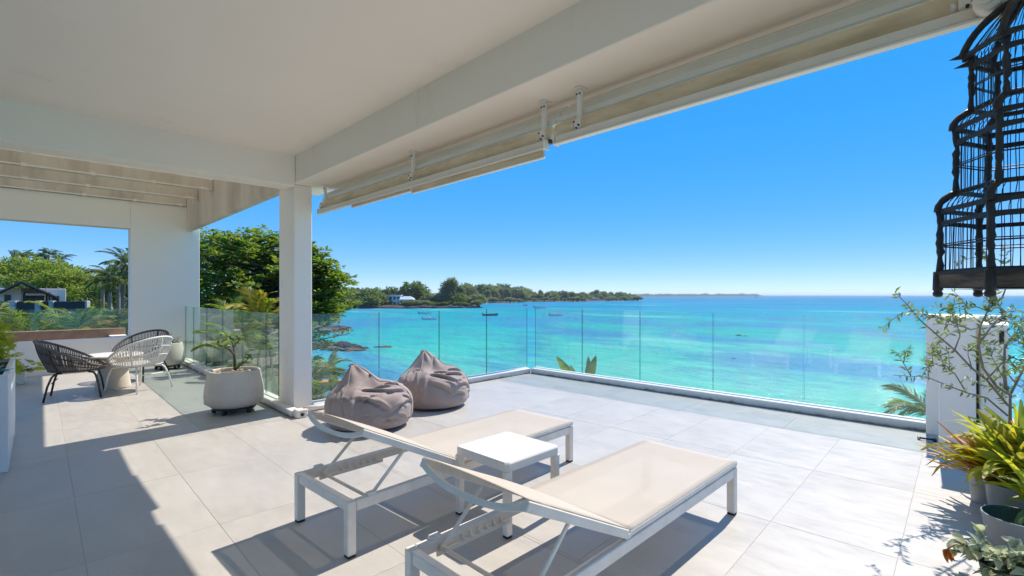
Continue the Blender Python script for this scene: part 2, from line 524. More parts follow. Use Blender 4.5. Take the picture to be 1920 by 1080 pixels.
# choppy water: wave slopes keep the mirror share low even at a flat angle
gl = k.new('ShaderNodeBsdfGlossy'); gl.inputs['Roughness'].default_value = .06; k.link(nrm, gl.inputs['Normal'])
fr = k.new('ShaderNodeFresnel'); fr.inputs['IOR'].default_value = 1.33; k.link(nrm, fr.inputs['Normal'])
ms = k.new('ShaderNodeMixShader'); k.link(k.math('MINIMUM', fr.outputs[0], .16), ms.inputs[0])
k.link(k.p.outputs[0], ms.inputs[1]); k.link(gl.outputs[0], ms.inputs[2]); k.link(ms.outputs[0], k.out.inputs['Surface'])
m = MB(); m.add([(-30000, -30000, SEA_Z), (30000, -30000, SEA_Z), (30000, 30000, SEA_Z), (-30000, 30000, SEA_Z)], [(0, 1, 2, 3)])
structure(m.build('sea', 'sea_water'))

# ------------------------------------------------------------------ garden ground and beach
k = NT('garden_ground')
n1 = k.noise(.5, 8, .65, 'World'); n2 = k.noise(.06, 4, .6, 'World')
k.col(k.mix(k.ramp(n1.outputs[0], [(.3, (.05, .07, .02)), (.6, (.10, .12, .035)), (.8, (.17, .15, .08))]).outputs[0], (.42, .36, .26), k.ramp(n2.outputs[0], [(.62, (0,0,0)), (.7, (1,1,1))]).outputs[0]))
k.rough(.95); k.bump(n1.outputs[0], .6, .2)
k = NT('sand')
n1 = k.noise(2, 6, .6, 'World')
k.col(k.ramp(n1.outputs[0], [(.3, (.38, .32, .24)), (.7, (.50, .44, .34))]).outputs[0]); k.rough(.95); k.bump(n1.outputs[0], .4, .1)
def ground(name, outline, zc, zedge, mat, inset=.82, grow=1.0):
    """a low piece of land: outline at the water, rising inwards"""
    cx = sum(p[0] for p in outline) / len(outline); cy = sum(p[1] for p in outline) / len(outline)
    v = []; f = []; n = len(outline)
    rings = [(1.0, zedge), (.45 + inset*.55, zedge + (zc - zedge) * .55), (inset, zc), (.4, zc + .02)]
    for kx, z in rings:
        for (x, y) in outline: v.append((cx + (x - cx) * kx, cy + (y - cy) * kx, z))
    v.append((cx, cy, zc + .02))
    for i in range(3):
        for j in range(n):
            f.append((i*n + j, i*n + (j+1) % n, (i+1)*n + (j+1) % n, (i+1)*n + j))
    for j in range(n): f.append((3*n + j, 3*n + (j+1) % n, 4*n))
    m = MB(); m.smooth = True; m.add(v, f)
    return structure(m.build(name, mat))
# the plot under and beside the house; the water line lies hidden below the terrace and curves away to the left
pl = [(30, 12), (4, 12.5), (-6, 13), (-14, 13), (-20, 11.5), (-27, 10.8), (-35, 12.8), (-48, 18.2), (-62, 24), (-95, 36), (-130, 48), (-190, 70), (-260, 60), (-260, -120), (-60, -120), (30, -60)]
def dense(pl, n=6):
    out = []
    for i in range(len(pl)):
        a = Vector(pl[i]); b = Vector(pl[(i+1) % len(pl)])
        for t in range(n):
            p = a.lerp(b, t/n); w = mnoise.noise(Vector((p.x*.09, p.y*.09, 3)))
            out.append((p.x + w*1.2, p.y + w*1.5))
    return out
ground('garden_ground', dense(pl), -4.4, -5.75, 'garden_ground', .93)

# ------------------------------------------------------------------ terrace floor: slab with every tile a piece of its own
slab = MB()
slab.prism([(-12.1, -4.5), (3, -4.5), (3, 6.62), (-.6, 6.62), (-6.12, 6.42), (-6.12, 2.36), (-12.1, 2.36)], -.35, -.0016)
floor = structure(slab.build('terrace_floor', 'grout'))
def clip(poly, a, b):
    """keep the part of poly left of the line a->b"""
    out = []
    def sd_(p): return (b[0]-a[0])*(p[1]-a[1]) - (b[1]-a[1])*(p[0]-a[0])
    for i in range(len(poly)):
        p, q = poly[i], poly[(i+1) % len(poly)]
        sp_, sq = sd_(p), sd_(q)
        if sp_ >= 0: out.append(p)
        if sp_*sq < 0:
            t = sp_/(sp_-sq)
            out.append((p[0]+(q[0]-p[0])*t, p[1]+(q[1]-p[1])*t))
    return out
def area(p): return abs(sum(p[i][0]*p[(i+1) % len(p)][1] - p[(i+1) % len(p)][0]*p[i][1] for i in range(len(p))))/2
TILE_CACHE = {}
def tile(poly, mat):
    if len(poly) < 3 or area(poly) < .012: return
    cx = sum(p[0] for p in poly)/len(poly); cy = sum(p[1] for p in poly)/len(poly)
    g = .0013
    loc = []
    for x, y in poly:
        dx, dy = x-cx, y-cy
        loc.append((round(dx - g*(1 if dx > 0 else -1), 4), round(dy - g*(1 if dy > 0 else -1), 4)))
    key = (tuple(loc), mat)
    me = TILE_CACHE.get(key)
    if me is None:
        e = .0008
        m = MB()
        n = len(loc)
        v = [(x, y, -.002) for x, y in loc] + [(x, y, -e) for x, y in loc]
        v += [(x*(1 - e/max(abs(x), .01)), y*(1 - e/max(abs(y), .01)), 0) for x, y in loc]
        f = [tuple(range(2*n, 3*n))]
        for r_ in (0, n):
            f += [(r_+i, r_+(i+1) % n, r_+n+(i+1) % n, r_+n+i) for i in range(n)]
        m.add(v, f)
        me = m.mesh('tile', mat); TILE_CACHE[key] = me
    link('tile', me, floor, (cx, cy, random.uniform(-.0006, .0004)))
# inner terrace under the roof: long side along X
X0, TX, Y0, TY = -3.36, 1.155, .172, .613
YB = 2.035                                     # joint between the inner and the outer laying
XL = -5.86
for j in range(-5, 4):
    for i in range(-8, 5):
        x0 = X0 + i*TX; x1 = x0 + TX; y0 = Y0 + j*TY; y1 = min(y0 + TY, YB)
        x0 = max(x0, -11.8)
        if x1 <= -11.75 or y1 <= y0 + .02 or x0 > 2: continue
        for (a, b, ymax) in ((x0, min(x1, XL), 1.2), (max(x0, XL), x1, YB)):
            if b - a < .03: continue
            yy = min(y1, ymax)
            if yy - y0 < .02: continue
            tile([(a, y0), (b, y0), (b, yy), (a, yy)], 'floor_tile')
xs = [-11.8, -10.65, -9.5, -8.35, -7.2, -6.05, XL]
for a, b in zip(xs[:-1], xs[1:]): tile([(a, 1.2), (b, 1.2), (b, 2.05), (a, 2.05)], 'border_tile')
# outer terrace: laid 2.8 degrees askew, long side towards the sea
ca, sa = math.cos(R(2.8)), math.sin(R(2.8))
def rot(p): return (p[0]*ca - p[1]*sa, p[0]*sa + p[1]*ca)
CURB = [(-5.83, 2.04), (-5.945, 6.28), (-.58, 6.475)]     # inner foot of the curb
def outer(poly, mat):
    q = [rot(p) for p in poly]
    q = clip(q, (-12, YB), (4, YB))
    if len(q) > 2: q = clip(q, CURB[1], CURB[0])
    if len(q) > 2: q = clip(q, CURB[2], CURB[1])
    if len(q) > 2: tile(q, mat)
ylines = [.9, 2.1, 3.28, 4.46, 5.64]
for j in range(4):
    for i in range(-9, 6):
        x0 = -.245 + i*.617
        outer([(x0, ylines[j]), (x0+.617, ylines[j]), (x0+.617, ylines[j+1]), (x0, ylines[j+1])], 'floor_tile')
for i in range(-4, 4):
    x0 = -1.37 + i*1.13
    outer([(x0, 5.64), (x0+1.13, 5.64), (x0+1.13, 6.9), (x0, 6.9)], 'border_tile')

# ------------------------------------------------------------------ ceiling, beams, column, end wall
m = MB(); m.box(-5.86, 3.6, -5.2, 2.16, 3.03, 3.34)
structure(m.build('ceiling', 'ceiling_paint'))
m = MB(); m.bbox(-6.37, 3.6, 2.149, 2.64, 2.712, 3.42, .006)
tag(m.build('roof_beam', 'white_wall'), 'long white beam carrying the awnings along the seaward edge of the ceiling', 'beam')
m = MB(); m.bbox(-6.12, -5.83, -5.2, 2.146, 2.675, 3.40, .006)
tag(m.build('roof_beam', 'white_wall'), 'white cross beam between the smooth ceiling and the open slatted bay', 'beam')
m = MB(); m.bbox(-12.1, -6.374, 2.17, 2.27, 2.711, 3.44, .008)
tag(m.build('edge_beam', 'weathered_concrete'), 'stained bare concrete beam from the column to the far white pier', 'beam')
m = MB(); m.bbox(-6.383, -5.889, 2.152, 2.364, -.01, 2.709, .006)
col_ = tag(m.build('column', 'white_wall'), 'square white column at the corner between the two terraces', 'column')
# a cut-off screw and a patch of filler on the column
m = MB(); m.bbox(-6.30, -6.24, 2.148, 2.1525, 1.50, 1.58, .001); m.build('filler_patch', 'awning_metal', col_)
wl = thing('end_wall', 'white end wall with a wide pier beside an open garden view', 'wall', (-11.82, 0, 0))
m = MB(); m.bbox(-.32, 0, 1.255, 2.40, -.3, 3.21, .006); m.build('pier', 'white_wall_cool', wl)
m = MB(); m.bbox(-.32, 0, -5.2, 1.253, 2.686, 3.21, .006); m.build('lintel', 'white_wall', wl)
# slatted bay: joists, sliding-cloth rails with clips, the weathered roof sheet
pg = thing('slatted_roof', 'weathered slatted roof with rails over the open dining bay', 'roof', (-9, 0, 3.2))
for X in (-9.68, -10.785, -11.80):
    m = MB(); m.bbox(X+9-.11, X+9, -5.2, 2.166, .022, .215, .006); m.build('joist', 'weathered_concrete', pg)
    m = MB(); m.bbox(X+9+.012, X+9+.034, -5.2, 2.15, .020, .042, .003); r_ = m.build('rail', 'white_coat', pg)
    for y in np.arange(-4.6, 2.2, .74):
        m = MB(); m.bbox(X+9+.002, X+9+.05, y-.03, y+.03, .008, .056, .004); m.build('clip', 'awning_metal', r_)
m = MB(); m.bbox(-.36, -.33, -5.2, 2.15, .175, .20, .003); r_ = m.build('rail', 'white_coat', pg)
for y in np.arange(-4.9, 2.2, .8):
    m = MB(); m.bbox(-.375, -.315, y-.03, y+.03, .145, .21, .004); m.build('clip', 'awning_metal', r_)
m = MB(); v = []; f = []; nx = 72; ny = 8
for i in range(nx+1):                     # slack cloth, sagging between the joists
    x = -2.92 + 5.79*i/nx
    for j in range(ny+1):
        y = -5.2 + 7.36*j/ny
        v.append((x, y, .262 - .035*abs(math.sin((x+.68)*PI/1.105))**.7 + .006*mnoise.noise(Vector((x*3, y*2, 0)))))
for i in range(nx):
    for j in range(ny):
        a_ = i*(ny+1)+j; f.append((a_, a_+ny+1, a_+ny+2, a_+1))
m.smooth = True; m.add(v, f); m.build('shade_cloth', 'shade_cloth', pg)

# ------------------------------------------------------------------ curbs and glass
def balustrade(label, a, b, joints, pane='pane_glass', inner_h=.092, cw=.17, gl_off=.09, top=1.165, name='glass_balustrade', curb=True, base=.086):
    """a,b: inner foot of the curb, outside lies to the LEFT of a->b; joints: distances from a where panes meet"""
    a = Vector((*a, 0)); b = Vector((*b, 0)); L = (b-a).length
    ang = math.atan2(b.y-a.y, b.x-a.x)
    t = thing(name, label, 'balustrade', a, ang)
    if curb:
        m = MB(); m.bbox(0, L, 0, cw, -.02, inner_h, .012, seg=2); m.build('curb', 'curb_render', t)
        m = MB(); m.bbox(.01, L-.01, gl_off-.03, gl_off+.03, inner_h-.004, inner_h+.012, .003); m.build('channel', 'white_coat', t)
    js = [0.0] + list(joints) + [L]
    for i in range(len(js)-1):
        x0 = js[i] + (.007 if i else .004); x1 = js[i+1] - (.007 if i < len(js)-2 else .004)
        m = MB()
        vs = [(x0,gl_off-.006,base),(x1,gl_off-.006,base),(x1,gl_off+.006,base),(x0,gl_off+.006,base)]
        vs = vs + [(x, y, top) for x, y, z in vs]
        m.cur = 1; m.add(vs, [(0,3,2,1),(4,5,6,7),(1,2,6,5),(3,0,4,7)])
        m.cur = 0; m.add(vs, [(0,1,5,4),(2,3,7,6)])
        m.build('glass_pane', [pane, 'pane_edge'], t)
    return t
def run(label, a, b, joints, **kw): return balustrade(label, a, b, joints, **kw)
# left run is written from the pier to the column so that outside is on its left (+Y)
run('green-tinted glass balustrade behind the round planter left of the column', (-11.815, 2.05), (-6.386, 2.05), [.73, 1.76, 2.82, 3.90, 4.95], gl_off=.10, pane='pane_glass_green')
run('clear glass balustrade between the column and the far corner of the terrace', (-5.835, 2.366), (-5.945, 6.28), [.93, 1.945, 2.92])
run('long clear glass balustrade facing the open sea, ending at the white wall', (-5.945, 6.28), (-.58, 6.475), [1.03, 2.085, 3.175, 4.25], gl_off=.12)
# strip of curb that runs in front of the column foot
m = MB(); m.bbox(-6.386, -5.70, 2.045, 2.149, -.02, .082, .01, seg=2)
tag(m.build('curb_end', 'curb_render'), 'low white curb wrapping the foot of the column', 'curb')
# white pipe stub that lies on the curb end right of the column
t = thing('pipe_fitting', 'white pipe fitting with a dark open end on the floor by the column', 'pipe', (-5.66, 2.20, 0))
m = MB(); m.smooth = True; m.tube([(0, -.02, .085), (-.01, .15, .085), (-.01, .55, .088)], .03, 12); m.build('pipe', 'white_coat', t)
m = MB(); m.bbox(-.05, .06, -.12, .0, .0, .095, .008); m.build('valve_block', 'white_coat', t)
m = MB(); m.smooth = True; m.tube([(.055, -.06, .04), (.066, -.06, .04)], .022, 14); m.build('socket', 'black_rubber', t)
# ================================================================== AWNINGS
def awning(label, x0, x1, brackets, bar_y, bar_z, bar_x0, bar_x1, valance=None):
    t = thing('awning', label, 'awning', (x0, 2.42, 2.38), 0, 'retracted awnings under the beam')
    L = x1 - x0
    # hood: folded sheet above the roll
    m = MB(); m.bbox(0, L, .105, .165, .216, .276, .012, seg=2); m.build('hood', 'awning_metal', t)
    m = MB(); m.bbox(0, L, .203, .213, .19, .3315, .003); m.build('back_plate', 'white_wall', t)
    m = MB(); m.bbox(0, L, .05, .10, .166, .206, .006); m.build('torsion_bar', 'white_coat', t)
    # rolled cloth, slightly sagging and uneven
    m = MB(); m.smooth = True
    n = 60; path = []; rad = []
    for i in range(n+1):
        x = .03 + (L-.06)*i/n
        path.append((x, .055 + .004*mnoise.noise(Vector((x*2, 1, 0))), .108 + .004*mnoise.noise(Vector((x*1.5, 5, 0)))))
        rad.append(.047 + .003*mnoise.noise(Vector((x*4, 9, 0))))
    m.tube(path, rad, 16); m.build('cloth_roll', 'awning_cloth', t)
    # cloth hanging from the roll to the front bar
    m = MB(); m.smooth = True
    v = []; f = []
    for i in range(n+1):
        x = .03 + (L-.06)*i/n
        for j, (y, z) in enumerate(((.012, .12), (.006, .09), (.012, .065), (.03, .045))):
            v.append((x, y + .004*mnoise.noise(Vector((x*3, j*.5, 2))), z))
    for i in range(n):
        for j in range(3): f.append((i*4+j, (i+1)*4+j, (i+1)*4+j+1, i*4+j+1))
    m.add(v, f); m.build('cloth', 'awning_cloth', t)
    m = MB(); m.bbox(.01, L-.01, .02, .05, .035, .062, .002); m.build('shadow_strip', 'dark_metal', t)  # near-black strip: the shadow gap between roll and front bar, put in as colour
    # front bar with a groove
    m = MB()
    bx0, bx1 = bar_x0 - x0, bar_x1 - x0; by = bar_y - 2.42; bz = bar_z - 2.38
    m.bbox(bx0, bx1, by, by+.045, bz, bz+.046, .006); fb = m.build('front_bar', 'awning_metal', t)
    m = MB(); m.bbox(bx0, bx1, by-.012, by+.03, bz-.012, bz-.002, .002); m.build('lip', 'white_coat', fb)
    m = MB(); m.bbox(bx0-.012, bx0-.001, by-.008, by+.052, bz-.012, bz+.055, .003); m.build('end_cap', 'white_coat', fb)
    m = MB(); m.bbox(bx1+.001, bx1+.012, by-.008, by+.052, bz-.012, bz+.055, .003); m.build('end_cap', 'white_coat', fb)
    if valance:
        for (va, vb, vz) in valance:
            m = MB(); m.bbox(va-x0, vb-x0, by+.012, by+.03, bz-.058+vz, bz-.013, .003); vl = m.build('valance', 'awning_cloth', t)
            m = MB(); m.bbox(va-x0, vb-x0, by+.006, by+.036, bz-.066+vz, bz-.058+vz, .003); m.build('hem_bar', 'white_coat', vl)
    # folded arms behind the roll
    for s0 in (.25, .55):
        m = MB(); m.smooth = True; m.tube([(L*s0, .13, .10), (L*(s0+.22), .15, .09)], .018, 10)
        m.tube([(L*(s0+.22), .15, .09), (L*(s0+.22)+.03, .10, .08)], .022, 10); m.build('folding_arm', 'white_coat', t)
    for bx in brackets:
        b = MB(); X = bx - x0
        b.bbox(X-.027, X+.027, -.005, .08, .321, .331, .002)
        b.bbox(X-.017, X+.017, .012, .04, .10, .321, .004)
        b.bbox(X-.025, X+.025, -.010, .06, .06, .125, .012)
        br = b.build('bracket', 'white_coat', t)
        for (dx, dz) in ((-.012, .29), (.012, .29), (-.016, .11), (.016, .085), (.0, .07)):
            s = MB(); s.smooth = True; s.tube([(X+dx, -.014 if dz < .2 else .008, dz), (X+dx, .012, dz)], .006, 8); s.build('bolt', 'dark_metal', br)
        s = MB(); s.smooth = True; s.tube([(X-.036, .02, .085), (X-.05, .015, .085)], .02, 12); s.build('joint', 'white_coat', br)
    return t
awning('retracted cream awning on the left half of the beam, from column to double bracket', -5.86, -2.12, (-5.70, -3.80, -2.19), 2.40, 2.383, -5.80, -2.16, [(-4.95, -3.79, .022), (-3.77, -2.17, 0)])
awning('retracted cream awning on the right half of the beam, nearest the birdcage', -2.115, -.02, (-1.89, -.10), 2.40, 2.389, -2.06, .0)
# round gear head at the right end of the awning
t = thing('crank_gear', 'round cream gear housing hanging at the right end of the awning beside the birdcage', 'gear box', (-.045, 2.37, 2.42))
m = MB(); m.smooth = True
m.tube([(0, -.045, 0), (0, -.04, 0), (0, .03, 0)], [.034, .04, .04], 24); m.build('housing', 'awning_metal', t)
m = MB(); m.smooth = True; m.tube([(0, -.058, 0), (0, -.046, 0)], .022, 20); m.build('hub', 'white_coat', t)
m = MB(); m.smooth = True; m.tube([(.015, -.064, .022), (.015, -.046, .022)], .006, 8); m.build('bolt', 'dark_metal', t)
m = MB(); m.bbox(-.02, .05, -.03, .03, .04, .29, .004); m.build('hanger', 'white_coat', t)

# ================================================================== SUN LOUNGERS AND SIDE TABLE
def lounger(label, loc, rz):
    t = thing('sun_lounger', label, 'sun lounger', loc, rz, 'sun loungers on the terrace')
    w = .327
    for sx in (-1, 1):
        m = MB(); m.bbox(sx*w - (.036 if sx > 0 else 0), sx*w + (.036 if sx < 0 else 0), .052, 2.0, .242, .300, .004); m.build('side_rail', 'lounger_coat', t)
        for (y0, y1) in ((0, .05), (2.002, 2.052)):
            m = MB(); m.bbox(min(sx*w, sx*(w-.05)), max(sx*w, sx*(w-.05)), y0, y1, .012, .3012, .005); lg = m.build('leg', 'lounger_coat', t)
            m = MB(); m.bbox(min(sx*(w-.002), sx*(w-.048)), max(sx*(w-.002), sx*(w-.048)), y0+.002, y1-.002, 0, .0125, .003); m.build('foot_glide', 'black_rubber', lg)
        # ratchet comb on the inside of the rail
        m = MB()
        xi = sx*(w-.046)
        m.beam((xi, .14, .238), (xi, .60, .238), .012, .022, .002)
        for q in range(6):
            y = .30 + q*.05
            m.beam((xi, y, .244), (xi, y-.014, .272), .012, .012, .002)
        m.build('ratchet', 'lounger_coat', t)
        m = MB(); m.bbox(sx*(w-.018)-.016, sx*(w-.018)+.016, .12, .175, .298, .316, .004); m.build('stop_block', 'lounger_coat', t)
    for (y0, y1) in ((.006, .046), (2.006, 2.046)):
        m = MB(); m.bbox(-w+.051, w-.051, y0, y1, .2425, .2995, .004); m.build('cross_rail', 'lounger_coat', t)
    # seat panel
    for sx in (-1, 1):
        m = MB(); m.bbox(min(sx*w, sx*(w-.03)), max(sx*w, sx*(w-.03)), .765, 2.05, .306, .334, .003); m.build('panel_rail', 'lounger_coat', t)
    for (y0, y1) in ((.765, .79), (2.025, 2.05)):
        m = MB(); m.bbox(-w+.031, w-.031, y0, y1, .306, .332, .003); m.build('panel_rail', 'lounger_coat', t)
    def sheet(p00, p10, p01, p11, sag, th, nx=12, ny=24, edge=1.0):
        """cloth between four corners, hanging through a little"""
        v = []; f = []
        p00, p10, p01, p11 = map(Vector, (p00, p10, p01, p11))
        nrm = (p10-p00).cross(p01-p00).normalized()
        for lay in (0, -th):
            for j in range(ny+1):
                for i in range(nx+1):
                    u = i/nx; q = j/ny
                    p = p00.lerp(p10, u).lerp(p01.lerp(p11, u), q)
                    s = sag*(1-(2*u-1)**2)*(edge + (1-edge)*math.sin(PI*q))
                    v.append(p - nrm*(s - lay))
        n = (nx+1)*(ny+1)
        for j in range(ny):
            for i in range(nx):
                a = j*(nx+1)+i
                f.append((a, a+1, a+nx+2, a+nx+1)); f.append((n+a, n+a+nx+1, n+a+nx+2, n+a+1))
        for i in range(nx):
            f.append((i, n+i, n+i+1, i+1)); a = ny*(nx+1)+i; f.append((a, a+1, n+a+1, n+a))
        for j in range(ny):
            a = j*(nx+1); f.append((a, a+nx+1, n+a+nx+1, n+a)); a += nx; f.append((a, n+a, n+a+nx+1, a+nx+1))
        m = MB(); m.smooth = True; m.add(v, f); return m
    sheet((-w+.002, .760, .3375), (w-.002, .760, .3375), (-w+.002, 2.054, .3375), (w-.002, 2.054, .3375), .003, .0025).build('seat_sling', 'sling_fabric', t)
    # backrest
    H0 = Vector((0, .752, .322)); H1 = Vector((0, .085, .655))
    d = (H1-H0).normalized(); nn = Vector((0, -d.z, d.y)) * (1 if d.y < 0 else 1)
    if nn.z < 0: nn = -nn
    bk = None
    for sx in (-1, 1):
        X = sx*(w-.014)
        m = MB(); m.beam((X, H0.y, H0.z), (X, H1.y, H1.z), .028, .040, .004, up=nn); m.build('back_rail', 'lounger_coat', t)
    p = lambda x, q, up=0: Vector((x, 0, 0)) + H0.lerp(H1, q) + nn*up
    sheet(p(-w+.004, 0, .0225), p(w-.004, 0, .0225), p(-w+.004, 1.0, .0225), p(w-.004, 1.0, .0225), .022, .0025, 12, 20, .25).build('back_sling', 'sling_fabric', t)
    m = MB()                                                 # bowed head bar under the sling
    pts = []
    for i in range(17):
        u = i/16*2-1
        pts.append(p(u*(w-.016), .985, -.006 - .048*(1-abs(u)**2.4)) + Vector((0, 0, 0)))
    # flat bar section swept along the bow
    v = []; f = []
    for i, q in enumerate(pts):
        for (a, b) in ((-.009, -.013), (.009, -.013), (.009, .013), (-.009, .013)):
            v.append(q + d*a + nn*b)
    for i in range(16):
        for k_ in range(4):
            l = (k_+1) % 4
            f.append((i*4+k_, i*4+l, (i+1)*4+l, (i+1)*4+k_))
    f += [(3, 2, 1, 0), (64, 65, 66, 67)]
    m.add(v, f); m.build('head_bar', 'lounger_coat', t)
    # prop: two struts and the cross tube they hinge on
    xs = w-.062
    m = MB(); m.smooth = True; m.tube([(-w+.03, .165, .262), (w-.03, .165, .262)], .0095, 12); m.build('prop_tube', 'lounger_coat', t)
    for sx in (-1, 1):
        m = MB(); m.beam((sx*xs, .16, .262), (sx*xs, .395, .475), .012, .02, .003); m.build('prop_strut', 'lounger_coat', t)
        m = MB(); m.smooth = True; m.tube([(sx*(xs+.012), .165, .262), (sx*(xs-.014), .165, .262)], .015, 12); m.build('pivot', 'awning_metal', t)
        m = MB(); m.beam((sx*(w-.014), .735, .315), (sx*(w-.014), .775, .315), .03, .026, .004); m.build('hinge', 'awning_metal', t)
    return t
lounger('cream and white sun lounger nearer the bean bags, left of the small table', (-2.757, 1.146, 0), R(3.3))
lounger('cream and white sun lounger in the foreground, right of the small table', (-1.503, 1.138, 0), R(.8))

t = thing('side_table', 'small square white side table between the two sun loungers', 'side table', (-2.237, 2.145, 0), R(1.2))
a = .238; hz = .434
for sx in (-1, 1):
    for sy in (-1, 1):
        m = MB(); m.bbox(min(sx*a, sx*(a-.045)), max(sx*a, sx*(a-.045)), min(sy*a, sy*(a-.045)), max(sy*a, sy*(a-.045)), .012, hz-.053, .005); lg = m.build('leg', 'lounger_coat', t)
        m = MB(); m.bbox(min(sx*(a-.002), sx*(a-.043)), max(sx*(a-.002), sx*(a-.043)), min(sy*(a-.002), sy*(a-.043)), max(sy*(a-.002), sy*(a-.043)), 0, .0125, .003); m.build('foot_glide', 'black_rubber', lg)
# top: shallow chamfered tray
m = MB()
c = .022
def ring(h, i): return [(-a+i+c, -a+i, h), (a-i-c, -a+i, h), (a-i, -a+i+c, h), (a-i, a-i-c, h), (a-i-c, a-i, h), (-a+i+c, a-i, h), (-a+i, a-i-c, h), (-a+i, -a+i+c, h)]
v = ring(hz-.052, 0) + ring(hz-.008, 0) + ring(hz, .006)
f = [tuple(range(7, -1, -1)), tuple(range(16, 24))]
for r_ in (0, 8): f += [(r_+i, r_+(i+1) % 8, r_+8+(i+1) % 8, r_+8+i) for i in range(8)]
m.add(v, f); m.build('table_top', 'table_white', t)

# ================================================================== BEAN BAGS
def beanbag(label, loc, rz, rad, hgt, seed, peak, edge_az, creases):
    """local frame as seen from the terrace: x right, y away, z up; az 0 faces the viewer"""
    t = thing('bean_bag', label, 'bean bag', loc, rz, 'bean bags on the terrace')
    NU, NV = 176, 120
    def dr(az, el):
        az, el = R(az), R(el)
        return Vector((math.sin(az)*math.cos(el), -math.cos(az)*math.cos(el), math.sin(el)))
    pk = Vector((peak[0], peak[1], 1.0)).normalized()
    seat = dr(edge_az+42, 52)
    arcs = []
    rc = random.Random(int(seed*100))
    small = []
    for _ in range(26):                      # many short crumples over the seat and the belly
        a0 = edge_az + rc.uniform(-60, 110); e0 = rc.uniform(-22, 46); an = rc.uniform(-.7, .5); ln_ = rc.uniform(12, 30)
        small.append((a0, e0, a0 + ln_*math.cos(an), e0 + ln_*math.sin(an), rc.uniform(.004, .011)*(1 if a0 > edge_az else .5), rc.uniform(.02, .035)))
    for (a0, e0, a1, e1, dep, wid) in list(creases) + small:
        p = [dr(a0 + (a1-a0)*q/6, e0 + (e1-e0)*q/6 + 4*math.sin(PI*q/6)) for q in range(7)]
        wid *= .85
        arcs.append((p, dep, wid, p[3], max((q-p[3]).length for q in p)))
    def arcdist(n, p):
        """signed distance (rad) from direction n to a polyline on the sphere, and position along it"""
        best = (9, 0, 0)
        for i in range(len(p)-1):
            a, b = p[i], p[i+1]; ab = b-a
            q = max(0, min(1, (n-a).dot(ab)/ab.length_squared))
            c = a + ab*q; d = (n-c).length
            if d < best[0]:
                s = 1 if (n-c).dot(c.cross(ab)) > 0 else -1
                best = (d, s*d, (i+q)/(len(p)-1))
        return best
    v = []
    def surf(n):
        """distance of the skin from the bag's centre in direction n"""
        hr = math.hypot(n.x, n.y)
        ex = 2.25 if n.z > 0 else 3.6
        r = 1/((hr/rad)**ex + (abs(n.z)/(hgt*.45 if n.z > 0 else hgt*.44))**ex)**(1/ex)
        ap = math.acos(max(-1, min(1, n.dot(pk))))
        r += hgt*.31*max(0, 1-ap/.85)**1.6
        asx = math.acos(max(-1, min(1, n.dot(seat))))
        r -= .055*math.exp(-(asx/.36)**2)
        r += .012*math.exp(-((asx-.66)/.16)**2)
        # the seat panel drops behind a piped edge running from the peak down the front
        azd = math.degrees(math.atan2(n.x, -n.y)); da = R(azd - edge_az)
        if 0 < da < 2.2:
            s1 = min(1, da/.09); s1 = s1*s1*(3-2*s1)
            fade = max(0, 1-da/1.25)**1.3
            el = max(0, min(1, (n.z+.18)/.3))*max(0, min(1, (ap-.10)/.25))
            r -= .040*s1*fade*el
        # folds gathered below the tied tip
        u = pk.orthogonal().normalized(); w_ = pk.cross(u)
        az = math.atan2(n.dot(w_), n.dot(u))
        fold = math.sin(az*7 + 1.3*math.sin(az*2+seed) + seed)
        r += .012*fold*math.exp(-((ap-.22)/.22)**2)
        # long slack folds of the cover
        for (p, dep, wid, mid_, rad_) in arcs:
            if (n-mid_).length > rad_ + wid*4: continue
            d, sdv, q = arcdist(n, p)
            if d > wid*4: continue
            k_ = math.sin(PI*max(.02, min(.98, q)))**.6
            r += 1.85*dep*k_*(-math.exp(-(d/wid)**2) + .75*math.exp(-((sdv-1.7*wid)/(1.1*wid))**2))
        r += .012*mnoise.noise(n*1.5 + Vector((seed, 0, 0))) + .005*mnoise.noise(Vector((n.x*3.5, n.y*3.5, n.z*5)) + Vector((0, seed, 0)))
        return r
    zc = hgt*.40
    def pt(n):
        p = n*surf(n)
        z = p.z + zc
        if z < .04: # sits flat on the floor
            z = .04 - (.04 - z)*.5
            z = max(z, .0)
        return Vector((p.x, p.y, z))
    for j in range(NV+1):
        th = PI*j/NV
        for i in range(NU):
            ph = 2*PI*i/NU
            v.append(pt(Vector((math.sin(th)*math.cos(ph), math.sin(th)*math.sin(ph), math.cos(th)))))
    f = []
    for j in range(NV):
        for i in range(NU):
            k_ = (i+1) % NU
            f.append((j*NU+i, (j+1)*NU+i, (j+1)*NU+k_, j*NU+k_))
    m = MB(); m.smooth = True; m.add(v, f); m.build('cover', 'beanbag_cloth', t)
    # piped seams that run over the skin from the peak to the floor
    for s_, (a1, e1) in enumerate(((edge_az-.6, -20), (edge_az-75, -25), (edge_az+95, -20))):
        pts = []; e = dr(a1, e1)
        for i in range(60):
            n = pk.slerp(e, .04 + .96*i/59)
            q = pt(n)
            if q.z < .02: break
            pts.append(q + n*.0015)
        m = MB(); m.smooth = True; m.tube(pts, .0055, 6); m.build('seam', 'beanbag_cloth', t)
    # gathered tie at the tip
    m = MB(); m.smooth = True
    tip = pt(pk)
    loop = [tip + Vector((.035*math.cos(a_)*1.2, .006*math.sin(a_), .018*math.sin(a_)-.02)) for a_ in np.linspace(0, 2*PI, 14)[:-1]]
    m.tube(loop, .008, 6, closed=True); m.build('carry_loop', 'beanbag_cloth', t)
    return t
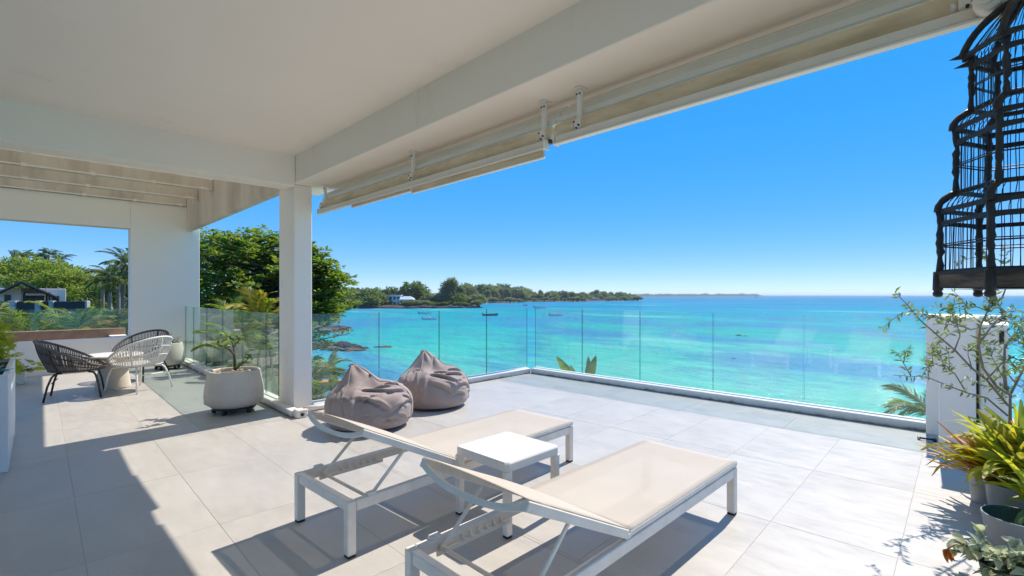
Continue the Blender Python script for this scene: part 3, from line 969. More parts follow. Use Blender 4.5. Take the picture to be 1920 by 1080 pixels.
beanbag('taupe bean bag in front, beside the column and behind the first lounger', (-4.80, 2.545, 0), R(45.66 + 16), .455, .575, 1.7, (-.40, .12), -24,
        [(-20, 36, 38, 24, .026, .055), (-20, 18, 22, 2, .022, .05), (6, 44, 52, 34, .020, .05), (24, 22, 66, 18, .018, .05), (30, -2, 70, 4, .014, .045), (-12, 8, 10, 22, .016, .04), (-66, 44, -54, -8, .012, .07), (44, 46, 70, 30, .014, .05), (10, -14, 48, -16, .010, .04)])
beanbag('taupe bean bag with tall pointed tip, farther back towards the glass corner', (-5.10, 3.585, 0), R(45.66 + 9), .45, .60, 4.3, (-.26, .14), -14,
        [(-8, 32, 40, 14, .028, .055), (0, 46, 44, 38, .020, .05), (26, 30, 66, 20, .020, .05), (-6, 14, 30, -4, .014, .05), (40, 6, 76, 0, .012, .045), (-70, 30, -40, -6, .012, .06), (52, 44, 78, 24, .016, .05), (-44, 34, -30, 6, .010, .06)])

# ================================================================== WICKER CHAIRS AND ROUND TABLE
def chair(label, loc, rz, cord, frame, legm, rimm):
    """round cord tub chair; local +Y is the way it faces"""
    t = thing('wicker_chair', label, 'chair', loc, rz, 'cord tub chairs around the low table')
    SR, SZ = .29, .385
    def rim(a):           # a = 0 at the back, +-pi at the front
        cb = (1+math.cos(a))/2
        z = .405 + .385*cb**1.15
        r = .315 + .085*cb**.8
        return Vector((math.sin(a)*r*1.02, -math.cos(a)*r - .02*cb, z))
    def seat(a): return Vector((math.sin(a)*SR, -math.cos(a)*SR, SZ))
    n = 56
    pts = [rim(-PI+2*PI*i/n) for i in range(n)]
    m = MB(); m.smooth = True; m.tube(pts, .016, 8, closed=True); m.build('rim', rimm, t)
    m = MB(); m.smooth = True; m.tube([seat(2*PI*i/40) for i in range(40)], .012, 8, closed=True); m.build('seat_ring', frame, t)
    m = MB(); m.smooth = True
    m.lathe([(.0, SZ-.012), (SR-.02, SZ-.008), (SR-.005, SZ+.004), (SR-.03, SZ+.018), (0, SZ+.012)], 36, capb=False, capt=False); m.build('seat', cord, t)
    # two hoops of frame between seat and rim
    for q, rr in ((.36, .007), (.68, .006)):
        hp = []
        for i in range(41):
            a = -2.35 + 4.7*i/40
            b = seat(a).lerp(rim(a), q); b += Vector((math.sin(a), -math.cos(a), 0))*.014
            hp.append(b)
        m = MB(); m.smooth = True; m.tube(hp, rr, 6); m.build('hoop', frame, t)
    for a in (-.95, 0, .95):
        m = MB(); m.smooth = True; hp = [seat(a).lerp(rim(a), q/6) + Vector((math.sin(a), -math.cos(a), 0))*.02*math.sin(PI*q/6) for q in range(7)]
        m.tube(hp, .011, 8); m.build('upright', frame, t)
    # cords, strung in pairs from seat to rim
    m = MB()
    for i in range(104):
        a = -2.75 + 5.5*i/103
        s0 = seat(a); s1 = rim(a)
        o = Vector((math.sin(a), -math.cos(a), 0))
        mid = s0.lerp(s1, .5) + o*(.012 if i % 2 else -.006)
        m.tube([s0, mid, s1], .0075 if cord == 'cord_white' else .0054, 4, caps=False)
    cd = m.build('cords', cord, t); cd['kind'] = 'stuff'
    for (x, y, bx, by) in ((-.2, -.2, -.285, -.30), (.2, -.2, .285, -.30), (-.22, .19, -.27, .27), (.22, .19, .27, .27)):
        m = MB(); m.smooth = True
        m.tube([(x*.7, y*.7, SZ-.03), (x, y, SZ-.035), ((x+bx*.4)/1.4, (y+by*.4)/1.4, SZ-.07), (x*.35+bx*.65, y*.35+by*.65, .2), (bx, by, .005)], .0125, 8); m.build('leg', legm, t)
    m = MB(); m.smooth = True; m.tube([(-.23, -.225, .24), (.23, -.225, .24)], .007, 6); m.build('stretcher', legm, t)
    return t
chair('grey cord tub chair seen from behind, nearest the white trough', (-8.93, .37, 0), R(-8), 'cord_grey', 'cord_dark', 'dark_metal', 'cord_grey')
chair('white cord tub chair turned to the low table, nearest the glass', (-8.95, 1.04, 0), R(125), 'cord_white', 'cord_white', 'white_coat', 'cord_white')
chair('dark cord tub chair half hidden behind the low round table', (-10.0, 1.18, 0), R(-135), 'cord_grey', 'cord_dark', 'dark_metal', 'cord_dark')
t = thing('round_table', 'low round table with white top on a tapered concrete base among the chairs', 'table', (-9.46, .80, 0))
m = MB(); m.smooth = True; m.lathe([(.215, 0), (.218, .01), (.16, .40), (.15, .47)], 36); m.build('base', 'pot_stone', t)
m = MB(); m.smooth = True; m.lathe([(.30, .471), (.365, .476), (.37, .49), (.366, .502), (.35, .505)], 48); m.build('table_top', 'table_white', t)
# ================================================================== POTS, PLANTERS, RIGHT-HAND WALL
def tapered_pot(t, r_bot, r_max, r_rim, z0, h, mat='pot_stone'):
    m = MB(); m.smooth = True
    pr = [(r_bot*.9, z0), (r_bot, z0+.006), (r_max*.985, z0+.05*h/.4), (r_max, z0+.12*h/.4), (r_max*.985, z0+.2*h/.4), (r_rim+.01, z0+h-.012), (r_rim+.004, z0+h), (r_rim-.016, z0+h), (r_rim-.02, z0+h-.012), (r_rim-.012, z0+h-.05)]
    m.lathe(pr, 48, capt=False); return m.build('pot', mat, t)
def dolly(t, r):
    m = MB(); m.smooth = True; m.lathe([(r*.4, .052), (r, .052), (r, .074), (r*.4, .074)], 28); d = m.build('dolly', 'dark_metal', t)
    for i in range(5):
        a = 2*PI*i/5 + .5
        x, y = r*.92*math.cos(a), r*.92*math.sin(a)
        m = MB(); m.smooth = True; m.tube([(x-.013, y-.006, .026), (x+.013, y+.006, .026)], .026, 14); m.tube([(x, y, .04), (x, y, .056)], .014, 8); m.build('caster', 'dark_metal', d)
def oval_leaf(name, L, Wd, mat, cup=.15, n=5, droop=.2):
    v = []; f = []
    for i in range(n+1):
        s = i/n
        w = Wd*.5*math.sin(PI*min(1, s*.96+.02))**.7*(1.15-.45*s)
        z = -droop*L*s*s
        for u in (-1, 0, 1): v.append((L*s, w*u, z + abs(u)*w*cup*2))
    for i in range(n):
        for k_ in (0, 1): f.append((i*3+k_, (i+1)*3+k_, (i+1)*3+k_+1, i*3+k_+1))
    m = MB(); m.smooth = True; m.add(v, f); return m.mesh(name, mat)
def orient(d, roll=0):
    """rotation taking +X to d"""
    d = Vector(d).normalized()
    q = d.to_track_quat('X', 'Z')
    return (q @ Matrix.Rotation(roll, 3, 'X').to_quaternion()).to_euler()

t = thing('potted_tree', 'big round stone-coloured pot on casters with a small leafy tree', 'potted plant', (-6.50, 1.68, 0))
dolly(t, .235); tapered_pot(t, .25, .318, .268, .076, .425)
m = MB(); m.smooth = True; m.lathe([(0, .462), (.12, .466), (.25, .455)], 32, capb=False, capt=False); m.build('soil', 'soil_dry', t)
# stones and chips on the soil
for i in range(14):
    a = random.uniform(0, 2*PI); rr = random.uniform(.05, .21)
    m = MB(); m.smooth = True; s_ = random.uniform(.012, .03); m.lathe([(s_*.6, 0), (s_, s_*.4), (s_*.6, s_*.9)], 7, (rr*math.cos(a), rr*math.sin(a), .455)); m.build('stone', 'pot_stone', t)
def lw(px, py, d=5.84): # local point of the potted tree from photo pixel
    return at(px, py, d) - Vector((-6.50, 1.68, 0))
br = [[(441, 694, 5.84), (440, 676, 5.83), (439, 664, 5.82), (430, 655, 5.78), (417, 648, 5.7), (408, 646, 5.65)],
      [(439, 664, 5.82), (438, 652, 5.86), (436, 642, 5.9), (432, 632, 5.9)],
      [(439, 664, 5.82), (429, 652, 5.9), (428, 640, 5.95), (424, 630, 6.0)],
      [(442, 693, 5.84), (449, 686, 5.8), (457, 680, 5.76), (466, 672, 5.72)],
      [(438, 650, 5.86), (446, 642, 5.95), (450, 634, 6.0)]]
m = MB(); m.smooth = True
tips = []
for i, b in enumerate(br):
    pts = [lw(*q) for q in b]
    r0 = .019 if i == 0 else (.013 if i in (1, 3) else .010)
    m.tube(pts, [r0*(1-.6*q/(len(pts)-1)) for q in range(len(pts))], 8)
    tips += [(pts[-1], 9), (pts[-2], 5)]
m.build('trunk', 'bark', t)
lm = [oval_leaf('leaf', .10, .042, 'leaf_pot'), oval_leaf('leaf', .085, .038, 'leaf_pot', droop=.4), oval_leaf('leaf', .12, .05, 'leaf_almond', droop=.1)]
for (p, n) in tips:
    for q in range(n):
        d = Vector((random.gauss(0, 1), random.gauss(0, 1), random.uniform(-.3, 1.0)))
        link('leaf', random.choice(lm), t, p + Vector((random.gauss(0, .012), random.gauss(0, .012), random.gauss(0, .012))), orient(d, random.uniform(-.6, .6)), [random.uniform(.65, 1.1)]*3)

t = thing('potted_tree', 'pale pot with bare twigs standing against the far white pier', 'potted plant', (-11.12, 1.74, 0))
dolly(t, .2); tapered_pot(t, .2, .27, .225, .076, .42)
m = MB(); m.smooth = True; m.lathe([(0, .46), (.1, .464), (.205, .455)], 28, capb=False, capt=False); m.build('soil', 'soil', t)
m = MB(); m.smooth = True
for i in range(9):
    a = random.uniform(0, 2*PI); l = random.uniform(.18, .42)
    p0 = Vector((random.gauss(0, .04), random.gauss(0, .04), .45)); d = Vector((math.cos(a)*.7, math.sin(a)*.7, 1)).normalized()
    m.tube([p0, p0+d*l*.5, p0+d*l+Vector((0, 0, -.03))], [.008, .006, .003], 6)
m.build('twigs', 'bark_pale', t)
for i in range(14):
    d = Vector((random.gauss(0, 1), random.gauss(0, 1), .6)); link('leaf', lm[1], t, (random.gauss(0, .09), random.gauss(0, .09), .5), orient(d), [random.uniform(.6, 1.)]*3)

# built-in trough below the garden opening
t = thing('planter_trough', 'long low built-in white trough under the garden opening', 'planter', (-11.76, 0, 0))
m = MB(); m.bbox(-.10, 0, -5.2, 1.24, -.01, .60, .006); m.build('front_wall', 'white_wall_cool', t)
m = MB(); m.bbox(-.80, -.70, -5.2, 1.24, -.01, .735, .006); m.build('back_wall', 'planter_inside', t)
m = MB(); m.bbox(-.698, -.102, .98, 1.24, -.01, .604, .006); m.build('ledge', 'white_wall_cool', t)
m = MB(); m.box(-.698, -.102, -5.2, .978, .40, .50); m.build('soil', 'planter_inside', t)
run('low glass pane at the garden opening left of the far pier', (-12.62, -5.2), (-12.62, 1.9), [1.1, 2.2, 3.3, 4.4, 5.5], gl_off=.03, top=1.13, curb=False, base=.3, name='glass_screen')

# tall white trough at the left edge of the photograph
t = thing('planter_box', 'tall white planter box at the left edge holding a blue succulent', 'planter', (-6.27, -.39, 0))
for (x0, x1, y0, y1) in ((-.75, -.715, -.215, .215), (.715, .75, -.215, .215), (-.714, .714, .18, .215), (-.714, .714, -.215, -.18)):
    m = MB(); m.bbox(x0, x1, y0, y1, 0, .77, .004); m.build('side', 'planter_white', t)
m = MB(); m.box(-.714, .714, -.179, .179, .4, .73); m.build('soil', 'soil', t)
def rosette(t, c, n, L, Wd, mat, up0=.2, up1=1.2, name='leaf', cup=.3, droop=.1):
    for i in range(n):
        a = i*2.39996; e = up0 + (up1-up0)*i/n
        me = ROS.get((mat, L, Wd))
        if me is None:
            me = oval_leaf(name, L, Wd, mat, cup, 5, droop); ROS[(mat, L, Wd)] = me
        link(name, me, t, c, orient((math.cos(a)*math.cos(e), math.sin(a)*math.cos(e), math.sin(e))), [1.05-.4*i/n]*3)
ROS = {}
s = thing('succulent', 'turquoise-blue spiky succulent on top of the tall white planter', 'succulent', (-5.78, -.30, .73))
rosette(s, (0, 0, 0), 26, .17, .05, 'agave_blue')
def shrub(name, label, loc, n, rad, mat, L, Wd, stems=7, group=None, seed=1, cat='shrub', upw=.5):
    g = np.random.default_rng(seed)
    t = thing(name, label, cat, loc, 0, group)
    m = MB(); m.smooth = True
    for i in range(stems):
        a = g.uniform(0, 2*PI); q = g.uniform(.3, .9)
        e = Vector((rad[0]*q*math.cos(a), rad[1]*q*math.sin(a), rad[2]*g.uniform(.9, 1.7)))
        m.tube([(0, 0, -.02), e*.5 + Vector((0, 0, rad[2]*.2)), e], [.012*rad[2]**.5*2, .008*rad[2]**.5*2, .004], 6)
    m.build('stem', 'bark', t)
    d = rdirs(n, g); r_ = g.uniform(.25, 1, n)**.45
    pos = d*r_[:, None]*np.array(rad) + np.array([0, 0, rad[2]*1.05])
    di = d*.7 + rdirs(n, g)*.8 + np.array([0, 0, -.1]); nr = rdirs(n, g)*.6 + np.array([0, 0, 1.0])
    link('foliage', leaf_mesh('foliage', pos, di, nr, g.uniform(.6, 1.2, n)*L, g.uniform(.7, 1.2, n)*Wd, mat), t)['kind'] = 'stuff'
    return t
shrub('planter_shrub', 'yellow-green bushy plant rising from the back of the tall white planter', (-6.70, -.42, .73), 420, (.34, .19, .25), 'leaf_lime', .10, .035, seed=3)
shrub('planter_shrub', 'pale green trailing plant at the left edge behind the tall white planter', (-7.9, -.55, .05), 700, (.5, .35, .55), 'leaf_lime', .13, .05, seed=4)
t = thing('planter_box', 'small white box planter on the floor below the long trough', 'planter', (-10.95, -.36, 0))
for (x0, x1, y0, y1) in ((-.16, -.14, -.2, .2), (.14, .16, -.2, .2), (-.139, .139, .18, .2), (-.139, .139, -.2, -.18)):
    m = MB(); m.bbox(x0, x1, y0, y1, 0, .30, .004); m.build('side', 'planter_white', t)
m = MB(); m.box(-.139, .139, -.179, .179, .02, .27); m.build('soil', 'soil', t)
s = thing('leafy_plant', 'lime green broad-leaved plant in the small white box', 'plant', (-10.62, -.10, .18))
for i in range(26):
    a = random.uniform(0, 2*PI); l = random.uniform(.06, .2)
    p = Vector((math.cos(a)*l, math.sin(a)*l, random.uniform(0, .16)))
    link('leaf', ROS.setdefault('lob', oval_leaf('leaf', .14, .13, 'leaf_lime', .1, 5, .3)), s, p, orient((math.cos(a), math.sin(a), random.uniform(-.1, .7)), random.uniform(-.5, .5)), [random.uniform(.7, 1.1)]*3)
m = MB(); m.smooth = True
for i in range(6): m.tube([(-.3, -.15, .0), (-.15*random.random(), random.uniform(-.1, .1), .06), (random.uniform(-.1, .15), random.uniform(-.15, .15), .1)], [.008, .006, .004], 6)
m.build('stem', 'bark_pale', s)

# white walls closing the terrace on the right
t = thing('garden_wall', 'low white wall with a capped block where the long balustrade ends', 'wall', (-.42, 5.66, 0))
m = MB(); m.bbox(0, .236, 0, .76, -.01, 1.178, .006); m.build('block', 'white_wall_cool', t)
m = MB(); m.bbox(-.006, .242, -.008, .768, 1.18, 1.205, .005); m.build('cap', 'white_wall', t)
m = MB(); m.bbox(-.154, .42, .762, 1.1, -.3, 1.175, .006); m.build('return_wall', 'white_wall_cool', t)
m = MB(); m.bbox(-.162, .43, .772, 1.108, 1.177, 1.20, .005); m.build('cap', 'white_wall', t)
m = MB(); m.bbox(.262, .43, .06, .70, .1, 1.15, .006); m.build('panel', 'white_wall_cool', t)
m = MB(); m.bbox(.262, .43, .09, .70, -.01, .098, .004); m.build('plinth', 'black_rubber', t)
m = MB(); m.bbox(.375, .405, .05, .058, 1.00, 1.10, .002); m.build('handle', 'black_rubber', t)
t = thing('door_stop', 'small dark metal stop on the floor by the right wall', 'door stop', (-.595, 6.09, 0), R(8))
m = MB(); m.smooth = True; m.tube([(0, 0, .018), (.115, 0, .018)], .009, 10); m.build('bar', 'dark_metal', t)
m = MB(); m.smooth = True; m.lathe([(.016, 0), (.016, .032)], 12, (.115, 0, 0)); m.build('post', 'dark_metal', t)
m = MB(); m.smooth = True; m.lathe([(.013, .004), (.013, .03)], 12, (0, 0, 0)); m.build('tip', 'steel', t)

# ------------------------------------------------------------------ pots on the right
def bucket(label, loc, r, h, rin, name='plant_pot', soil=None):
    t = thing(name, label, 'pot', loc)
    m = MB(); m.smooth = True
    m.lathe([(r*.78, 0), (r*.8, .004), (r*.98, h-.012), (r, h-.01), (r, h), (r-.006, h)], 40, capt=False); m.build('wall', 'grey_pot', t)
    m = MB(); m.smooth = True
    m.lathe([(r-.0062, h), (r-.01, h-.02), (r*.8-.006, .02), (0, .018)], 40, capb=False, capt=False); m.build('lining', 'green_pot_inside', t)
    if soil:
        m = MB(); m.smooth = True; m.lathe([(0, soil+.01), (r*.93, soil)], 32, capb=False, capt=False); m.build('soil', 'soil', t)
    return t
bucket('empty grey-green pot with a dark inside, in front of the strap-leaved plant', (.045, 3.78, 0), .15, .205, None)
bucket('small grey pot rim peeping out behind the strap-leaved plant', (-.10, 4.56, 0), .09, .20, None, soil=.12)
# strap-leaved plant
def strap(name, L, Wd, bend, mat, twist=0, n=7, taper=.6):
    v = []; f = []
    p = Vector((0, 0, 0)); a = 0
    for i in range(n+1):
        s = i/n
        w = Wd*.5*(math.sin(PI*min(.98, .12+s*.86))**taper)
        tw = twist*s
        for u in (-1, 0, 1): v.append((p.x, w*u*math.cos(tw), p.z + w*u*math.sin(tw) + abs(u)*w*.5))
        a -= bend/n*(.4+1.2*s)
        p = p + Vector((math.cos(a), 0, math.sin(a)))*(L/n)
    for i in range(n):
        for k_ in (0, 1): f.append((i*3+k_, (i+1)*3+k_, (i+1)*3+k_+1, i*3+k_+1))
    m = MB(); m.smooth = True; m.add(v, f); return m.mesh(name, mat)
def strap_plant(label, loc, n, Ls, mats, seed, pot, spread=(.25, 1.35), Wd=.045):
    random.seed(seed)
    t = thing('strap_leaf_plant', label, 'potted plant', loc)
    if pot:
        r, h = pot
        m = MB(); m.smooth = True; m.lathe([(r*.8, 0), (r*.82, .004), (r*.98, h-.012), (r*1.03, h-.01), (r*1.03, h), (r*.95, h), (r*.93, h-.03)], 36, capt=False); m.build('pot', 'grey_pot', t)
        m = MB(); m.smooth = True; m.lathe([(0, h-.02), (r*.93, h-.028)], 28, capb=False, capt=False); m.build('soil', 'soil', t)
    else: h = .02
    for i in range(n):
        L = random.uniform(*Ls); mt = random.choice(mats)
        me = strap('leaf', L, Wd*random.uniform(.6, 1.2), random.uniform(.3, 2.3), mt, random.uniform(-.9, .9), 8, random.uniform(.5, .9))
        a = random.uniform(0, 2*PI); e = random.uniform(*spread)
        link('leaf', me, t, (random.gauss(0, .03), random.gauss(0, .03), h-.02), orient((math.cos(a)*math.cos(e), math.sin(a)*math.cos(e), math.sin(e)), random.uniform(-.4, .4)))
    return t
t = strap_plant('yellow-green strap-leaved plant in a grey pot by the right wall', (.035, 4.36, 0), 110, (.30, .58), ['leaf_strap']*5 + ['leaf_lime', 'leaf_palm_gold'], 21, (.14, .22), (.7, 1.52), .078)
strap_plant('yellow and orange strap-leaved plant in the second row against the right wall', (.10, 4.70, 0), 70, (.34, .62), ['leaf_strap']*4 + ['leaf_rust', 'leaf_lime'], 22, (.13, .2), (.85, 1.52), .075)
# old rust-coloured stalks leaning out on its left side
for i in range(44):
    a = PI*random.uniform(.72, 1.25); e = random.uniform(.25, 1.05)
    me = strap('stalk', random.uniform(.22, .46), .026, random.uniform(-.1, .6), random.choice(['leaf_rust', 'leaf_rust', 'leaf_strap']), 0, 6, .3)
    link('stalk', me, t, (random.uniform(-.1, .0), random.gauss(0, .04), .20), orient((math.cos(a)*math.cos(e), math.sin(a)*math.cos(e), math.sin(e))))
strap_plant('bright green broad strap plant at the right edge behind the empty pot', (.20, 4.02, 0), 26, (.28, .46), ['leaf_lime', 'leaf_strap', 'leaf_pot'], 5, (.12, .2), (.35, 1.2), .075)
# variegated plant in the lower right corner
random.seed(9)
t = thing('variegated_plant', 'pale variegated succulent shrub in the lower right corner', 'potted plant', (-.01, 3.30, 0))
m = MB(); m.smooth = True; m.lathe([(.07, 0), (.09, .10), (.095, .11), (.085, .11), (.083, .09)], 32, capt=False); m.build('pot', 'green_pot_inside', t)
m = MB(); m.smooth = True; m.lathe([(0, .092), (.083, .09)], 28, capb=False, capt=False); m.build('soil', 'soil', t)
vm = [oval_leaf('leaf', .075, .055, 'leaf_variegated', .22, 5, .25), oval_leaf('leaf', .06, .045, 'leaf_variegated', .3, 5, .5), oval_leaf('leaf', .085, .05, 'leaf_pot', .2, 5, .3)]
m = MB(); m.smooth = True
for i in range(34):
    a = random.uniform(0, 2*PI); e = random.uniform(.1, 1.2); l = random.uniform(.09, .2)
    d = Vector((math.cos(a)*math.cos(e), math.sin(a)*math.cos(e), math.sin(e)))
    p0 = Vector((random.gauss(0, .03), random.gauss(0, .03), .09)); p1 = p0 + d*l + Vector((0, 0, -.02))
    m.tube([p0, p0.lerp(p1, .5) + Vector((0, 0, .015)), p1], [.006, .005, .003], 6)
    for q in range(7):
        s_ = random.uniform(.45, 1.0)
        dd_ = (d + Vector((random.gauss(0, .9), random.gauss(0, .9), random.gauss(.2, .6)))).normalized()
        link('leaf', random.choice(vm[:2] if random.random() < .8 else vm), t, p0.lerp(p1, s_), orient(dd_, random.uniform(-.6, .6)), [random.uniform(.65, 1.1)]*3)
m.build('stem', 'bark_pale', t)
m = MB(); m.smooth = True; m.tube([(-.08, .0, .15), (-.16, -.02, .16), (-.2, -.03, .12)], [.004, .003, .003], 6); m.build('dry_stalk', 'leaf_rust', t)
for q in range(6):
    link('dry_leaf', oval_leaf('dry_leaf', .055, .025, 'leaf_rust', .3, 5, .6), t, (-.2+random.gauss(0, .006), -.03+random.gauss(0, .006), .12), orient((random.gauss(-.2, .5), random.gauss(0, .5), -1), random.uniform(-1, 1)))

# ------------------------------------------------------------------ olive tree on the right
random.seed(31)
OB = Vector((.16, 4.92, 0))
t = thing('olive_tree', 'thin-branched olive tree with small grey-green leaves by the right wall', 'tree', OB)
m = MB(); m.smooth = True; m.lathe([(.13, 0), (.17, .27), (.178, .28), (.16, .28), (.155, .25)], 32, capt=False); m.build('pot', 'grey_pot', t)
m = MB(); m.smooth = True; m.lathe([(0, .25), (.155, .245)], 28, capb=False, capt=False); m.build('soil', 'soil', t)
brs = [([(1897, 860, 3.5), (1894, 800, 3.45), (1894, 740, 3.42), (1886, 728, 3.4)], .016),
       ([(1894, 740, 3.42), (1868, 724, 3.3), (1843, 690, 3.2), (1834, 648, 3.15), (1838, 612, 3.15), (1852, 582, 3.15), (1880, 556, 3.1)], .011),
       ([(1890, 760, 3.42), (1850, 712, 3.3), (1822, 690, 3.25), (1790, 656, 3.2), (1757, 628, 3.15), (1725, 600, 3.1), (1700, 570, 3.1), (1678, 548, 3.1)], .009),
       ([(1886, 728, 3.4), (1882, 690, 3.5), (1884, 650, 3.55), (1900, 628, 3.6), (1925, 620, 3.6)], .011),
       ([(1890, 780, 3.42), (1850, 746, 3.5), (1812, 736, 3.45), (1775, 722, 3.4), (1735, 706, 3.35), (1700, 705, 3.3), (1675, 703, 3.3)], .007),
       ([(1838, 612, 3.15), (1820, 618, 3.1), (1790, 605, 3.05), (1768, 598, 3.0), (1745, 588, 3.0)], .006),
       ([(1834, 648, 3.15), (1860, 610, 3.2), (1880, 590, 3.25), (1905, 575, 3.3)], .007),
       ([(1894, 740, 3.42), (1915, 700, 3.35), (1935, 660, 3.3), (1940, 620, 3.3)], .009),
       ([(1812, 736, 3.45), (1790, 700, 3.5), (1770, 688, 3.5), (1745, 680, 3.5), (1735, 678, 3.5)], .005),
       ([(1790, 656, 3.2), (1800, 630, 3.2), (1795, 610, 3.2), (1775, 580, 3.2)], .005),
       ([(1850, 712, 3.3), (1870, 690, 3.2), (1885, 675, 3.1), (1900, 670, 3.1)], .006),
       ([(1852, 582, 3.15), (1830, 575, 3.1), (1806, 580, 3.1), (1785, 575, 3.05)], .005),
       ([(1822, 690, 3.25), (1815, 665, 3.3), (1815, 645, 3.3)], .004),
       ([(1880, 556, 3.1), (1890, 530, 3.1), (1885, 500, 3.1), (1880, 486, 3.1)], .005),
       ([(1882, 690, 3.5), (1905, 720, 3.6), (1930, 735, 3.6)], .007)]
m = MB(); m.smooth = True
P_, D_, N_ = [], [], []
g = np.random.default_rng(5)
def twig(pts, r0, lvl, sparse=False):
    n = len(pts)
    m.tube(pts, [max(.0014, r0*(1-.75*q/(n-1))) for q in range(n)], 6)
    for q in range(n-1):
        a, b = pts[q], pts[q+1]; L = (b-a).length; dr = (b-a).normalized()
        if q == 0 and lvl == 0: continue
        if r0*(1-.75*q/(n-1)) < .0085:
            for s_ in np.arange(0, L, .021):
                p = a + dr*s_
                if random.random() < (.55 if sparse else .2): continue
                for sg in (-1, 1):
                    if random.random() < .12: continue
                    o = dr.orthogonal().normalized(); o.rotate(Matrix.Rotation(random.uniform(0, 2*PI), 3, dr))
                    P_.append(p); D_.append(dr*.5 + o*sg); N_.append(o.cross(dr) + Vector((0, 0, .5)))
        if lvl < 2 and q > 0:
            for _ in range(2 if lvl == 0 else 1):
                if random.random() < (.2 if sparse else .75):
                    o = dr.orthogonal().normalized(); o.rotate(Matrix.Rotation(random.uniform(0, 2*PI), 3, dr))
                    d = (dr*.7 + o + Vector((0, 0, .25))).normalized(); l = random.uniform(.08, .2)
                    p = a.lerp(b, random.random())
                    twig([p, p+d*l*.5+Vector((0, 0, .006)), p+d*l], .0035, lvl+1)
for i, (b, r0) in enumerate(brs): twig([at(*q)-OB for q in b], r0, 0, i in (2, 4))
m.build('trunk', 'bark_pale', t)
n = len(P_)
link('foliage', leaf_mesh('foliage', np.array([tuple(p) for p in P_]), np.array([tuple(p) for p in D_]), np.array([tuple(p) for p in N_]), g.uniform(.032, .058, n), g.uniform(.010, .018, n), 'leaf_olive', .2), t)['kind'] = 'stuff'

# ------------------------------------------------------------------ hanging birdcage
random.seed(4)
CD = 1.6
cc = at(1938, 545, CD)
vd = (FV + RV*((1938-960)/FPX)).normalized()
lft = Vector((-vd.y, vd.x, 0))
BA = math.atan2(lft.y, lft.x) + R(7)
t = thing('birdcage', 'three-tiered dark wooden birdcage hanging at the upper right', 'birdcage', cc, 0)
def hexp(r, z, i, f=0): 
    a = BA + (i+f)*PI/3
    return Vector((r*math.cos(a), r*math.sin(a), z))
def edge(r, z, i, s): return hexp(r, z, i).lerp(hexp(r, z, i+1), s)
def rail(r, z, hgt, th, mat, name, scal=0):
    """a hexagon of boards; scal > 0 cuts a wavy lower edge"""
    for i in range(6):
        m = MB(); n = 10 if scal else 1
        v = []; f = []
        o = (hexp(1, 0, i)+hexp(1, 0, i+1)).normalized()
        for q in range(n+1):
            s_ = q/n; p = edge(r, z, i, s_)
            lo = scal*abs(math.sin(PI*s_))**.7*(1 if abs(s_-.5) > .12 else .8)
            for (a, b) in ((0, lo), (th, lo), (th, hgt), (0, hgt)):
                v.append(p - o*a + Vector((0, 0, b)))
        for q in range(n):
            for k_ in range(4):
                l = (k_+1) % 4; f.append((q*4+k_, (q+1)*4+k_, (q+1)*4+l, q*4+l))
        f += [(0, 1, 2, 3), (n*4+3, n*4+2, n*4+1, n*4)]
        m.add(v, f); m.build(name, mat, t)
def post(r0, z0, r1, z1, i, w=.012):
    m = MB(); m.smooth = True; n = 14; pts = []; rad = []
    for q in range(n+1):
        s_ = q/n; p = hexp(r0 + (r1-r0)*s_, z0 + (z1-z0)*s_, i)
        p += Vector((random.gauss(0, .0012), random.gauss(0, .0012), 0))
        pts.append(p); rad.append(w*(1 + .22*math.sin(s_*PI*5) + random.uniform(-.08, .12)) + (.004 if q in (0, n, 5, 9) else 0))
    m.tube(pts, rad, 8); m.build('post', 'cage_wood', t)
def wires(r0, z0, r1, z1, n, curve=0):
    m = MB()
    for i in range(6):
        for q in range(1, n):
            s_ = q/n + random.gauss(0, .008)
            a = edge(r0, z0, i, s_); b = edge(r1, z1, i, s_)
            mid = a.lerp(b, .5) + Vector((a.x, a.y, 0)).normalized()*curve + Vector((random.gauss(0, .0015), random.gauss(0, .0015), 0))
            m.tube([a, mid, b], .0013, 4, caps=False)
    m.build('wires', 'wire', t)['kind'] = 'stuff'
def hoopw(r, z, w=.0028):
    m = MB(); m.tube([hexp(r, z + random.gauss(0, .002), i) for i in range(6)], w, 5, closed=True); m.build('hoop', 'cage_wood', t)
def dome(r0, z0, r1, z1, bulge):
    for i in range(6):
        m = MB(); m.smooth = True; n = 8
        pts = []
        for q in range(n+1):
            s_ = q/n
            rr = r0 + (r1-r0)*s_ + bulge*math.sin(PI*s_); zz = z0 + (z1-z0)*(s_**.8)
            pts.append(hexp(rr, zz, i))
        m.tube(pts, [.011+random.uniform(-.001, .002) for _ in pts], 7); m.build('roof_rib', 'cage_wood', t)
